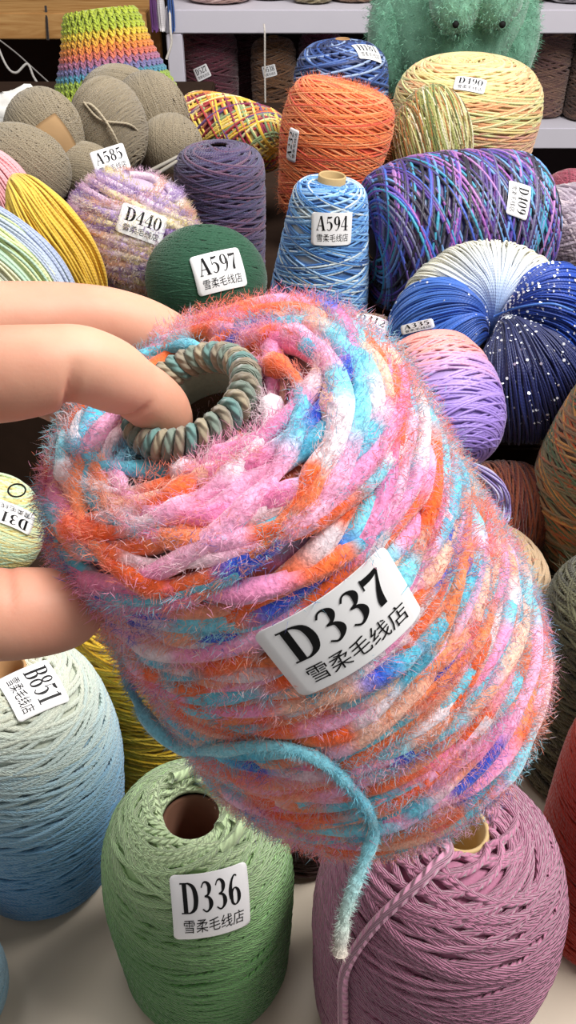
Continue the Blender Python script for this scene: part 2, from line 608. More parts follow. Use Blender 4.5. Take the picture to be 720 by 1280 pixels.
def glyph_mesh(text):
    """bold high-contrast serif numerals; returns verts (n,2), quads; height 1"""
    V, Q, n, x0 = [], [], 0, 0.0
    for ch in text:
        wd, strokes = GL[ch]
        for kind, a in strokes:
            if kind == 'b':
                m = 14
                an = np.arange(m) / m * 2 * np.pi
                v = np.stack([a[0] + a[2] * np.cos(an), a[1] + a[2] * np.sin(an)], 1)
                v = np.vstack([v, [[a[0], a[1]]]])
                q = [[i, (i + 1) % m, m, m] for i in range(m)]
            else:
                p = list(a)
                if kind == 'c':
                    p = p + [p[0]]
                    ext = np.array([a[-1]] + p + [a[1]], float)
                    m = 48
                    e2 = cr(ext, (len(ext) - 1) * 6 + 1)
                    c = e2[6:-6]
                else:
                    c = cr(p, 24) if len(p) > 2 else np.linspace(np.array(p[0], float), np.array(p[1], float), 12)
                t = norm(np.gradient(c[:, :2], axis=0))
                nn = np.stack([-t[:, 1], t[:, 0]], 1) * (c[:, 2:3] / 2)
                v = np.stack([c[:, :2] - nn, c[:, :2] + nn], 1).reshape(-1, 2)
                q = [[2 * i, 2 * i + 2, 2 * i + 3, 2 * i + 1] for i in range(len(c) - 1)]
            V.append(v + [x0, 0])
            Q += [[k + n for k in f] for f in q]
            n += len(v)
        x0 += wd + 0.03
    V = np.vstack(V)
    return V, Q, x0


_cjk = None


def shop_text():
    """the shop's name as flat mesh, height about 1 per sign"""
    global _cjk
    if _cjk is None:
        cu = bpy.data.curves.new('t', 'FONT')
        cu.body = '雪柔毛线店'
        cu.size = 1.0
        cu.resolution_u = 2
        o = bpy.data.objects.new('t', cu)
        C.objects.link(o)
        dg = bpy.context.evaluated_depsgraph_get()
        me = bpy.data.meshes.new_from_object(o.evaluated_get(dg))
        v = np.array([list(x.co)[:2] for x in me.vertices])
        f = [list(p.vertices) for p in me.polygons]
        bpy.data.objects.remove(o)
        bpy.data.curves.remove(cu)
        bpy.data.meshes.remove(me)
        v = v - v.min(0)
        _cjk = (v, f, v.max(0))
    return _cjk


def sticker(root, bvh, tl, tr, bl, code, lift=0.0015, name='price_sticker', flat=False, normal=None, dist=None, pct=90):
    """paper sticker lying on the yarn; corners are seen at tl, tr, bl in the photograph"""
    def ray(px, py):
        return (P(px, py, 1) - EYE).normalized()
    cx, cy = (tr[0] + bl[0]) / 2, (tr[1] + bl[1]) / 2
    if dist is None:
        h, n, _, _ = bvh.ray_cast(EYE, ray(cx, cy))
        if h is None:
            h, n, _, _ = bvh.find_nearest(P(cx, cy, 0.8))
        # average the normal over the footprint
        acc = Vector(n)
        for fx in (0.15, 0.5, 0.85):
            for fy in (0.15, 0.5, 0.85):
                qx = tl[0] + fx * (tr[0] - tl[0]) + fy * (bl[0] - tl[0])
                qy = tl[1] + fx * (tr[1] - tl[1]) + fy * (bl[1] - tl[1])
                h2, n2, _, _ = bvh.ray_cast(EYE, ray(qx, qy))
                if h2 is not None and (h2 - h).length < 0.03:
                    acc += n2
        n = acc.normalized()
    else:
        h, n = P(cx, cy, dist), Vector(normal).normalized()
    if normal is not None:
        n = Vector(normal).normalized()
    if n.dot(EYE - h) < 0:
        n = -n

    def onplane(px, py):
        d = ray(px, py)
        return EYE + d * ((h - EYE).dot(n) / d.dot(n))
    A, B, D = onplane(*tl), onplane(*tr), onplane(*bl)
    u = B - A
    v = A - D
    W = u.length
    u.normalize()
    v2 = v - u * v.dot(u)
    H = max(v2.length, 1e-4)
    v2.normalize()
    O = h
    us, vs_ = np.meshgrid(np.linspace(-.5, .5, 7), np.linspace(-.5, .5, 7))
    hh = []
    if not flat:
        for a, b in zip(us.ravel(), vs_.ravel()):
            p0 = O + u * (a * W) + v2 * (b * H) + n * 0.03
            q, _, _, dd = bvh.ray_cast(p0, -n, 0.07)
            hh.append((a, b, 0.03 - dd if q is not None else np.nan))
        hh = np.array(hh)
        ok = ~np.isnan(hh[:, 2])
        a, b, z = hh[ok, 0], hh[ok, 1], hh[ok, 2]
    if flat or ok.sum() < 12:
        co = np.zeros(6)
    else:
        F = np.stack([np.ones_like(a), a, b, a * a, a * b, b * b], 1)
        co = np.linalg.lstsq(F, z, rcond=None)[0]
        res = z - F @ co
        co[0] += np.percentile(res, pct)

    def surf(a, b, e):
        z = co[0] + co[1] * a + co[2] * b + co[3] * a * a + co[4] * a * b + co[5] * b * b + lift + e
        return (np.array(O)[None] + np.array(u)[None] * (a * W)[:, None] + np.array(v2)[None] * (b * H)[:, None] + np.array(n)[None] * z[:, None])
    # rounded rectangle: grid with superellipse corners
    G = 15
    rc = 0.07
    rx, ry = rc, rc * W / H

    def rowspan(b):
        e = 0.5 - abs(b)
        return 0.5 - (rx - rx * math.sqrt(max(0, 1 - ((ry - e) / ry) ** 2)) if e < ry else 0)
    bs = sorted(set([round(x, 5) for x in list(np.linspace(-.5 + ry, .5 - ry, 9)) + [s * (0.5 - ry * (1 - math.sin(k))) for s in (-1, 1) for k in np.linspace(0, math.pi / 2, 6)]]))
    vv = []
    for b in bs:
        sp = rowspan(b)
        vv += [(x, b) for x in np.linspace(-sp, sp, G)]
    vv = np.array(vv)
    top = surf(vv[:, 0], vv[:, 1], 0.0)
    bot = surf(vv[:, 0], vv[:, 1], -0.00025)
    nr = len(bs)
    q = []
    K = len(vv)
    for i in range(nr - 1):
        for j in range(G - 1):
            k = i * G + j
            q.append([k, k + 1, k + G + 1, k + G])
            q.append([K + k, K + k + G, K + k + G + 1, K + k + 1])
    ring = [j for j in range(G)] + [i * G + G - 1 for i in range(1, nr)] + [(nr - 1) * G + j for j in range(G - 2, -1, -1)] + [i * G for i in range(nr - 2, 0, -1)]
    for a_, b_ in zip(ring, ring[1:] + ring[:1]):
        q.append([a_, K + a_, K + b_, b_])
    mb = MB()
    mb.add(np.vstack([top, bot]), q)
    st = mb.build(name, M_PAPER, None, True)
    Mi = ROOTM[root.name].inverted()
    st.parent = root
    st.matrix_parent_inverse = Mi
    # writing
    mt = MB()
    V, Q, wdt = glyph_mesh(code)
    ch_w = 0.79
    a = (V[:, 0] / wdt - 0.5) * ch_w + (0.01)
    b = 0.42 - 0.46 + V[:, 1] * 0.44 - 0.0
    b = b - 0.0
    mt.add(surf(a, b, 0.00018), Q)
    v, f, mx = shop_text()
    a = (v[:, 0] / mx[0] - 0.5) * 0.78 + 0.02
    b = -0.38 + v[:, 1] / mx[1] * 0.24
    f4 = [x for x in f if len(x) == 4]
    f3 = [x for x in f if len(x) == 3]
    for x in f:
        if len(x) > 4:
            f3 += [[x[0], x[k], x[k + 1]] for k in range(1, len(x) - 1)]
    mt.add(surf(a, b, 0.00018), f4, f3)
    tx = mt.build('printed_text', M_INK, None, False)
    tx.parent = st
    tx['label'] = 'black printed stock code and shop name'
    st['label'] = 'white price sticker'
    return O, u, v2, n, W, H


def bvh_of(mb, M, grow=None):
    v = np.concatenate(mb.v)
    R = np.array(M)
    v = v @ R[:3, :3].T + R[:3, 3]
    q = np.concatenate(mb.q) if mb.q else np.zeros((0, 4), int)
    t = np.concatenate(mb.t) if mb.t else np.zeros((0, 3), int)
    return BVHTree.FromPolygons(v.tolist(), q.tolist() + t.tolist())


BV = {}


def fatten(prof, d):
    pr = resample(prof, 40)
    t = norm(np.gradient(pr, axis=0))
    return pr + np.stack([-t[:, 1], t[:, 0]], 1) * d


def cone(name, label, cat, base, top, prof, r, turns, passes, colfn, core, mat, seed, group=None, tube_r=None, tube_mat=None, tube_up=0.004, seg=40, sides=5, wob=1.0, lift=0.8, part='wound_yarn', tlo=0.0, thi=1.0, rad_noise=0.0, cover=2.3, raise_=True, nstep=5):
    """yarn wound on a tube. prof is (r, z) from the top hole down to the foot"""
    rng = np.random.default_rng(seed)
    M = axis_frame(base, top)
    if raise_:
        zz_ = M.col[2].z
        tl_ = math.sqrt(max(0, 1 - zz_ * zz_)) * prof[-2][0] if 0.8 < zz_ < 0.9999 else 0
        M.translation = M.translation + Vector((0, 0, r * (1.2 + lift) + 0.0004 + tl_))
    root = thing(name, label, cat, M, group)
    mb = MB()
    cpr = fatten(prof, -r * 0.7)
    cs_ = colfn(np.arange(48 * len(cpr)) * r * 3.0, np.repeat(np.linspace(0, 1, len(cpr)), 48), np.repeat(np.stack([cpr[:, 0], 0 * cpr[:, 0], cpr[:, 1]], 1), 48, 0), rng)
    revolve(mb, cpr, 48, srgb(core))
    mb.c[-1] = (cs_ * .8).astype(np.float32)
    p, N, s = wind(mb, prof, r, turns, cover, lambda s, t, p: colfn(s, t, p, rng), rng, seg, sides, wob, lift, tlo, thi, rad_noise, nstep)
    mb.build(part, mat, root)
    bb = MB()
    revolve(bb, fatten(prof, r * (0.6 + lift)), 64, (1, 1, 1))
    BV[root.name] = bvh_of(bb, M)
    if tube_r:
        zt, zb = prof[0][1] + tube_up, min(z for _, z in prof) + 0.0
        ti = tube_r * 0.84
        tb = MB()
        revolve(tb, [(ti, zb), (ti, zt - 0.0012), (ti * 0.5 + tube_r * 0.5, zt), (tube_r, zt - 0.0012), (tube_r, zt - 0.02), (tube_r, zb)], 40, (0.5, 0.5, 0.5), capb=False)
        tb.build('cardboard_tube', tube_mat or M_CARD, root)
    return root, M, (p, N, s)


def ball(name, label, cat, centre, radii, r, wraps, loops, colfn, core, mat, seed, group=None, axis=None, rot=None, spreadax=0.5, seg=40, sides=5, part='wound_yarn', off=0.75):
    """yarn ball: families of loops laid over an ellipsoid"""
    rng = np.random.default_rng(seed)
    M = loc(centre) @ (rot if rot is not None else Matrix.Identity(4))
    root = thing(name, label, cat, M, group)
    rad = np.array(radii, float)
    mb = MB()
    th = np.linspace(0.001, math.pi - .001, 24)
    a = np.arange(36) / 36 * 2 * np.pi

    def ell(m_, k, col):
        v = np.stack([np.outer(np.sin(th), np.cos(a)), np.outer(np.sin(th), np.sin(a)), np.repeat(np.cos(th)[:, None], 36, 1)], -1).reshape(-1, 3) * (rad * k)
        i = np.arange(23)[:, None]
        j = np.arange(36)[None]
        q = np.stack(np.broadcast_arrays(i * 36 + j, (i + 1) * 36 + j, (i + 1) * 36 + (j + 1) % 36, i * 36 + (j + 1) % 36), -1).reshape(-1, 4)
        m_.add(v, q, None, col)
    ell(mb, 1 - 0.8 * r / rad.min(), srgb(core))
    ax0 = np.array(axis if axis is not None else (0.2, 0.3, 1.0), float)
    s0 = 0
    PP, NN, SS = [], [], []
    for w_ in range(wraps):
        ax = norm(norm(ax0[None])[0] + spreadax * rng.standard_normal(3))
        e1 = norm(np.cross(ax, [0.3, 0.9, 0.1]))
        e2 = np.cross(ax, e1)
        n = loops * seg
        an = np.linspace(0, loops * 2 * np.pi, n)
        dd = np.linspace(-off, off, n) + 0.02 * smooth_noise(n, seg, rng)
        rr = np.sqrt(np.maximum(0, 1 - dd ** 2))
        u = dd[:, None] * ax + rr[:, None] * (np.cos(an)[:, None] * e1 + np.sin(an)[:, None] * e2)
        lay = 1 + (0.35 * w_ / max(1, wraps) + 0.25 * np.tanh(smooth_noise(n, seg * .7, rng))) * r / rad.min()
        p = u * rad * lay[:, None]
        N = norm(u / rad)
        s = arclen(p) + s0
        s0 = s[-1]
        tube(mb, p, r, colfn(s, dd, p, rng), sides, N)
        PP.append(p)
        NN.append(N)
        SS.append(s)
    mb.build(part, mat, root)
    bb = MB()
    ell(bb, 1 + 1.3 * r / rad.min(), (1, 1, 1))
    BV[root.name] = bvh_of(bb, M)
    return root, M, (np.vstack(PP), np.vstack(NN), np.concatenate(SS))


def bundle(mb, path, wa, wb, n_str, r, colfn, rng, core, twist=0.5, nseg=60, sides=5, fr=(0.82, 1.0), upv=(0, 0, 1), jit=0.6):
    """hank: many strands side by side following path (m,3) with half widths wa, wb (lists)"""
    c = cr(path, nseg)
    A = cr(np.array(wa)[:, None], nseg)[:, 0]
    B = cr(np.array(wb)[:, None], nseg)[:, 0]
    tan = norm(np.gradient(c, axis=0))
    n1 = norm(np.cross(tan, np.array(upv, float)[None]))
    n2 = np.cross(n1, tan)
    a = np.arange(20) / 20 * 2 * np.pi
    v = c[:, None] + 0.86 * (A[:, None, None] * np.cos(a)[None, :, None] * n1[:, None] + B[:, None, None] * np.sin(a)[None, :, None] * n2[:, None])
    i = np.arange(nseg - 1)[:, None]
    j = np.arange(20)[None]
    q = np.stack(np.broadcast_arrays(i * 20 + j, (i + 1) * 20 + j, (i + 1) * 20 + (j + 1) % 20, i * 20 + (j + 1) % 20), -1).reshape(-1, 4)
    tr = [[0, k + 1, k] for k in range(1, 19)] + [[(nseg - 1) * 20, (nseg - 1) * 20 + k, (nseg - 1) * 20 + k + 1] for k in range(1, 19)]
    u = np.linspace(0, 1, nseg)
    cc = np.repeat(core(u), 20, 0) if callable(core) else srgb(core)
    mb.add(v.reshape(-1, 3), q, tr, cc)
    s = arclen(c)
    for k in range(n_str):
        al = rng.uniform(0, 2 * np.pi) + twist * u + 0.06 * jit * smooth_noise(nseg, nseg / 4, rng)
        f = rng.uniform(*fr) + 0.03 * jit * smooth_noise(nseg, nseg / 5, rng)
        nn = np.cos(al)[:, None] * n1 * A[:, None] + np.sin(al)[:, None] * n2 * B[:, None]
        p = c + f[:, None] * nn
        tube(mb, p, r, colfn(u, s + rng.uniform(0, 5), al, rng), sides, norm(nn), cap=True)
    return c, n1, n2, A, B


def dome(R, H, hole, foot=0.9, sh=0.35, mid=1.0):
    """profile of a wound cone, top to bottom"""
    return [(hole, H), (hole + 0.25 * (R - hole), H - 0.004), (hole + 0.62 * (R - hole), H - sh * R * 0.35), (R * 0.93, H - sh * R), (R * mid, H - sh * R * 2.2), (R, H * 0.42), (R * (foot * .6 + .4), H * 0.15), (R * foot, 0.004), (R * foot * 0.7, 0.0)]


# ------------------------------------------------------------------ the setting
def struct(name, lo, hi, m):
    mb = MB()
    box(mb, lo, hi, (0.5, 0.5, 0.5))
    o = mb.build(name, m, None, False)
    o['kind'] = 'structure'
    return o


struct('floor', (-2.2, -1.2, -0.78), (2.6, 2.8, -0.75), M_FLOOR)
struct('wall_back', (-2.2, 2.62, -0.75), (2.6, 2.7, 1.95), M_WALL)

# display table with stepped tiers
tbl = thing('display_table', 'beige display table with dark stepped tiers under the heap of yarn', 'table', loc((0, 0.8, -0.75)))


def tpart(name, lo, hi, m, bev=0.004):
    mb = MB()
    box(mb, np.array(lo) - [0, 0.8, -0.75], np.array(hi) - [0, 0.8, -0.75], (0.5, 0.5, 0.5), bev)
    o = mb.build(name, m, tbl, False)
    return o


tpart('table_top', (-0.85, 0.1, -0.03), (0.42, 1.93, 0.0), M_TABLE)
for sx in (-0.8, 0.34):
    for sy in (0.15, 1.82):
        tpart('leg', (sx, sy, -0.75), (sx + 0.05, sy + 0.05, -0.03), M_WHITE)
TIERS = [(-0.84, 0.86, 0.0995, 1.92, 0.17), (0.1, 1.09, 0.371, 1.92, 0.17), (0.1, 0.86, 0.371, 1.0895, 0.155), (0.0, 0.69, 0.371, 0.858, 0.158),
         (0.222, 0.546, 0.40, 0.61, 0.1), (0.15, 0.6105, 0.40, 0.685, 0.085), (0.06, 0.614, 0.148, 0.685, 0.178), (-0.84, 0.72, -0.002, 0.858, 0.214), (-0.84, 0.49, -0.17, 0.61, 0.131)]
TIERS2 = [(-0.84, 0.862, -0.03, 0.975, 0.17, 0.2), (-0.84, 1.06, -0.135, 1.27, 0.17, 0.268), (-0.84, 1.2705, -0.14, 1.86, 0.17, 0.222), (-0.132, 1.17, -0.045, 1.34, 0.17, 0.222)]
for x0, y0, x1, y1, z in TIERS:
    tpart('tier', (x0, y0, 0.0003), (x1, y1, z), M_TIER, 0.003)
for x0, y0, x1, y1, z0, z in TIERS2:
    tpart('tier', (x0, y0, z0 + .0003), (x1, y1, z), M_TIER, 0.003)

# shelving behind
YS = 2.2


def shelf(name, label, x0, x1, zs, th, mat, dark, posts):
    t = thing(name, label, 'shelf', loc((0, YS, -0.75)))

    def part(n, lo, hi, m):
        mb = MB()
        box(mb, np.array(lo) - [0, YS, -0.75], np.array(hi) - [0, YS, -0.75], (0.5, 0.5, 0.5), 0.002)
        return mb.build(n, m, t, False)
    for z in zs:
        part('shelf_board', (x0, YS, z - th), (x1, YS + 0.36, z), mat)
    for px in posts:
        part('upright', (px, YS - 0.0, -0.75), (px + 0.035, YS + 0.03, zs[0] - th - 0.001), mat)
        part('upright', (px, YS + 0.33, -0.75), (px + 0.035, YS + 0.36, zs[0] - th - 0.001), mat)
    part('back_panel', (x0, YS + 0.365, -0.75), (x1, YS + 0.385, zs[0] + 0.55), dark)
    return t


ZU = P(400, 12, 1.0)
zu = CAM_H + (ZU.z - CAM_H) / ZU.y * YS
ZB = P(400, 42, 1.0)
zub = CAM_H + (ZB.z - CAM_H) / ZB.y * YS
ZL = P(700, 160, 1.0)
zl = CAM_H + (ZL.z - CAM_H) / ZL.y * YS
xl = P(206, 30, 1.0).x / P(206, 30, 1.0).y * YS
shelf('metal_shelving', 'white shelving unit with back coloured dark as shade at the rear, holding wound cones', xl, 1.4, [zu, zl, -0.45], zu - zub, M_WHITE, M_BACK_SHADE, [xl + 0.001, 1.0])
ZW = P(40, 16, 1.0)
zw = CAM_H + (ZW.z - CAM_H) / ZW.y * YS
shelf('wooden_shelving', 'pale wooden shelf with back coloured dark as shade at the rear left', -1.6, xl - 0.04, [zw, -0.02, -0.4], 0.052, M_WOOD, M_BACK_SHADE, [-1.59, xl - 0.09])

# ------------------------------------------------------------------ yarns
def up(px, py, d, H):
    t = P(px, py, d)
    return t - Vector((0, 0, H)), t


def on(px, py, d, z0):
    """top point seen at px, py, standing on z0"""
    t = P(px, py, d)
    return Vector((t.x, t.y, z0)), t


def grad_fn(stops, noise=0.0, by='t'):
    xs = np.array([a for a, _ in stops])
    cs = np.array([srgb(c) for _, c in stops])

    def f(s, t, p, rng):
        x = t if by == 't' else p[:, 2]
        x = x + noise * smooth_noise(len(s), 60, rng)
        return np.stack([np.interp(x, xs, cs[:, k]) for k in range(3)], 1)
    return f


def dye(cols, lo, hi, w=None, blend=0.3, ordered=False):
    pa = pal(cols, w)
    return lambda s, t, p, rng: seg_colors(s, pa, lo, hi, rng, blend, ordered)


def solid(c, var=0.06):
    c = np.array(srgb(c))

    def f(s, t, p, rng):
        return np.clip(c[None] * (1 + var * smooth_noise(len(s), 25, rng))[:, None], 0, 1)
    return f


SK = []  # stickers to place once everything stands

# --- front row
b0, t0 = on(240, 1022, 0.505, 0.0)
H = t0.z
pr = [(.0185, H - .003), (.022, H + .001), (.031, H - .001), (.043, H - .012), (.051, H - .032), (.0545, H - .06), (.055, H * .5), (.053, H * .2), (.05, .004), (.035, 0)]
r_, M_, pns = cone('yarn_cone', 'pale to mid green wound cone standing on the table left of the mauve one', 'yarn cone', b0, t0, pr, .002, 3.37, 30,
               grad_fn([(0, 'd6ecbc'), (.14, 'bee0a6'), (.3, '98c884'), (.5, '74ac66'), (1, '538f4e')], .03), '7fae6d', Y_ROPE, 1, tube_r=.0183, tube_mat=plain('shade_darkened_pink_cardboard', '7d5a4a', .85, .1, .1, 90), tube_up=-.004, wob=1.6)  # tube cardboard darkened to stand in for shade down the mouth
# fat loose loops round its mouth
lp = MB()
for k, (a0, a1, rr, zz) in enumerate([(-.6, 1.5, .0215, .004), (-.3, 1.9, .0255, .0045), (.1, 2.2, .0235, .0075), (-.9, 1.0, .029, .003)]):
    an = np.linspace(a0, a1, 30)
    z = H + zz + .0025 * np.sin(an * 5 + k)
    q_ = np.stack([(rr + .002 * np.sin(an * 4 + k)) * np.cos(an), (rr + .002 * np.sin(an * 4 + k)) * np.sin(an), z - .002 * 0], 1)
    tube(lp, q_, .0034, np.array(srgb('cbe3b2'))[None].repeat(30, 0), 8)
lp.build('loose_loops', Y_ROPE, r_)
SK.append((r_, (212, 1102), (310, 1084), (220, 1182), 'D336'))

b0, t0 = on(574, 1043, 0.465, 0.0)
b0.x -= .01
H = (t0 - b0).length
pr = [(.0155, H - .004), (.019, H), (.03, H - .001), (.047, H - .012), (.058, H - .032), (.066, H - .065), (.0672, H * .5), (.063, H * .22), (.057, .004), (.04, 0)]
r_, M_, pns = cone('yarn_cone', 'large dusty mauve wound cone at the front, twisted strand crossing its top', 'yarn cone', b0, t0, pr, .0022, 3.3, 32,
               solid('b67794', .05), 'a0627e', Y_ROPE, 2, tube_r=.0152, tube_mat=M_CARDL, tube_up=.004, wob=1.5)
# the loose end from the mouth round the side
lp = MB()
z2 = [(1.2, .0152, H + .004), (2.6, .012, H + .009), (4.1, .0185, H + .007), (4.1, .033, H + .005), (3.98, .047, H - .005), (3.86, .0605, H - .027), (3.8, .071, H - .065), (3.86, .073, H * .5), (3.92, .069, H * .22), (3.96, .063, .01)]
z2 = cr(z2, 120)
tube(lp, np.stack([z2[:, 1] * np.cos(z2[:, 0]), z2[:, 1] * np.sin(z2[:, 0]), z2[:, 2]], 1), .003, np.array(srgb('c58aa6'))[None].repeat(120, 0), 8)
lp.build('loose_strand', Y_ROPE, r_)

b0, t0 = on(12, 848, 0.545, 0.0)
b0.x -= .012
H = (t0 - b0).length
pr = [(.012, H), (.022, H - .001), (.04, H - .010), (.053, H - .032), (.061, H - .07), (.062, H * .5), (.058, H * .2), (.05, .004), (.035, 0)]
r_, M_, pns = cone('yarn_cone', 'cone fading from cream down to dusty blue, below the thumb at the left edge', 'yarn cone', b0, t0, pr, .0016, 3.4, 36,
               grad_fn([(0, 'dcdcc6'), (.16, 'cad5c8'), (.3, 'a8c6d0'), (.45, '7da9c6'), (.65, '578cb6'), (1, '4379a8')], .04), '8fb2c6', Y_WOOL, 3, tube_r=.0115, wob=1.5)
SK.append((r_, (62, 828), (92, 880), (-8, 842), 'B851'))

b0 = Vector((-.1, .468, 0))
H = .19
pr = dome(.066, H, .016, .95)
cone('yarn_cone', 'golden yellow wound cone behind the pale green one', 'yarn cone', b0, b0 + Vector((0, 0, H)), pr, .00125, 2.6, 44,
     dye(['d2ac28', 'c39a1e', 'dcbb3c', 'b58d18'], .08, .3), 'b4901f', Y_FINE, 4, tube_r=.0155, wob=2.5)

b0 = Vector((.229, .327, 0))
H = .2
cone('yarn_cone', 'dark red wound cone at the bottom right beside the mauve one', 'yarn cone', b0, b0 + Vector((0, 0, H)), dome(.058, H, .014, .9), .0011, 3.3, 40,
     solid('9a2818', .08), '7e1e12', Y_FINE, 5, tube_r=.0135)

b0 = Vector((.25, .455, 0))
H = .2
rt, M_, pns = cone('yarn_cone', 'olive grey hairy cone at the right edge above the dark red one', 'yarn cone', b0, b0 + Vector((0, 0, H)), dome(.063, H, .014, .92), .0016, 2.2, 40,
     dye(['4c4a30', '626044', '3a3826', '767458', '34321f'], .03, .12), '4a4832', Y_WOOL, 6, tube_r=.0135, wob=3)
fz = MB()
rg = np.random.default_rng(60)
up_ = pns[0][:, 2] > .03
fuzz(fz, pns[0][up_], pns[1][up_], np.array(srgb('807e68'))[None].repeat(up_.sum(), 0), 2500, .005, .014, .00013, rg, .8)
fz.build('loose_fibres', Y_FIB, rt)['kind'] = 'stuff'

b0 = Vector((.142, .533, 0))
H = .165
rt, M_, pns = cone('yarn_cone', 'beige wound cone wrapped in brown paper beyond the held yarn, lower right', 'yarn cone', b0, b0 + Vector((0, 0, H)), dome(.068, H, .014, .92, .25), .0011, 3.3, 40,
     solid('b79c7d', .05), 'a68b6c', Y_FINE, 7, tube_r=.0135)
kp = MB()
an = np.linspace(-1.3, 1.3, 40)
zz = np.linspace(.04, .125, 8)
v = []
for i, z in enumerate(zz):
    R = .0712 + .0012 * np.sin(an * 9 + i) + np.where(an > 1.1, (an - 1.1) * .06, 0) * (i / 7)
    v += [(R[k] * math.cos(an[k]), R[k] * math.sin(an[k]), z + .006 * math.sin(an[k] * 3) + (.012 * max(0, an[k] - .9) if i > 5 else 0)) for k in range(40)]
kp.add(v, [[i * 40 + j, i * 40 + j + 1, (i + 1) * 40 + j + 1, (i + 1) * 40 + j] for i in range(7) for j in range(39)])
kp.build('paper_wrap', M_KRAFT, rt)

b0 = Vector((.012, .388, 0))  # dark cone added here to deepen the shadowed gap beside the mauve one
H = .15
cone('yarn_cone', 'dark chocolate brown cone added to darken the gap between the pale green and the mauve ones', 'yarn cone', b0, b0 + Vector((0, 0, H)), dome(.042, H, .012, .92), .0013, 3.3, 30,
     solid('4a3230', .08), '3e2a28', Y_FINE, 37, tube_r=.0115)

b0 = Vector((-.226, .262, 0))
H = .07
cone('yarn_cone', 'pale blue cone peeking in at the bottom left corner of the table', 'yarn cone', b0, b0 + Vector((0, 0, H)), [(.011, H), (.02, H - .003), (.035, H - .012), (.041, H * .55), (.04, .01), (.03, 0)], .0013, 3.3, 30,
     solid('8fb4c8', .06), '7fa4b8', Y_WOOL, 36, tube_r=.0105)

# --- right side
b0 = Vector((.285, .6, .1003))
H = .225
cone('yarn_cone', 'tall cone streaked orange, green and brown at the right edge below the blue hank', 'yarn cone', b0, b0 + Vector((0, 0, H)),
     [(.014, H), (.028, H - .006), (.045, H - .03), (.06, H - .075), (.072, H - .12), (.075, .07), (.068, .03), (.058, .004), (.04, 0)], .0013, 2.2, 52,
     dye(['8a6a4a', 'a3683c', '5f6a48', 'b5562f', '7b7050', '927a5a', 'c08848', '57684a'], .04, .16), '6e5a3e', Y_FINE, 8, tube_r=.0135, wob=3)

c0 = P(644, 642, .78)
cone('yarn_cone', 'small dark red brown cone lying in the shade under the pink and lilac skein', 'yarn cone', c0 + Vector((-.05, 0, 0)), c0 + Vector((.02, .0, .0)),
     dome(.043, .075, .012, .9), .0012, 2.5, 26, dye(['6e3320', '8c4a26', '541f1a', '7a3b22'], .05, .15), '5a2a1c', Y_FINE, 9, tube_r=.0115)

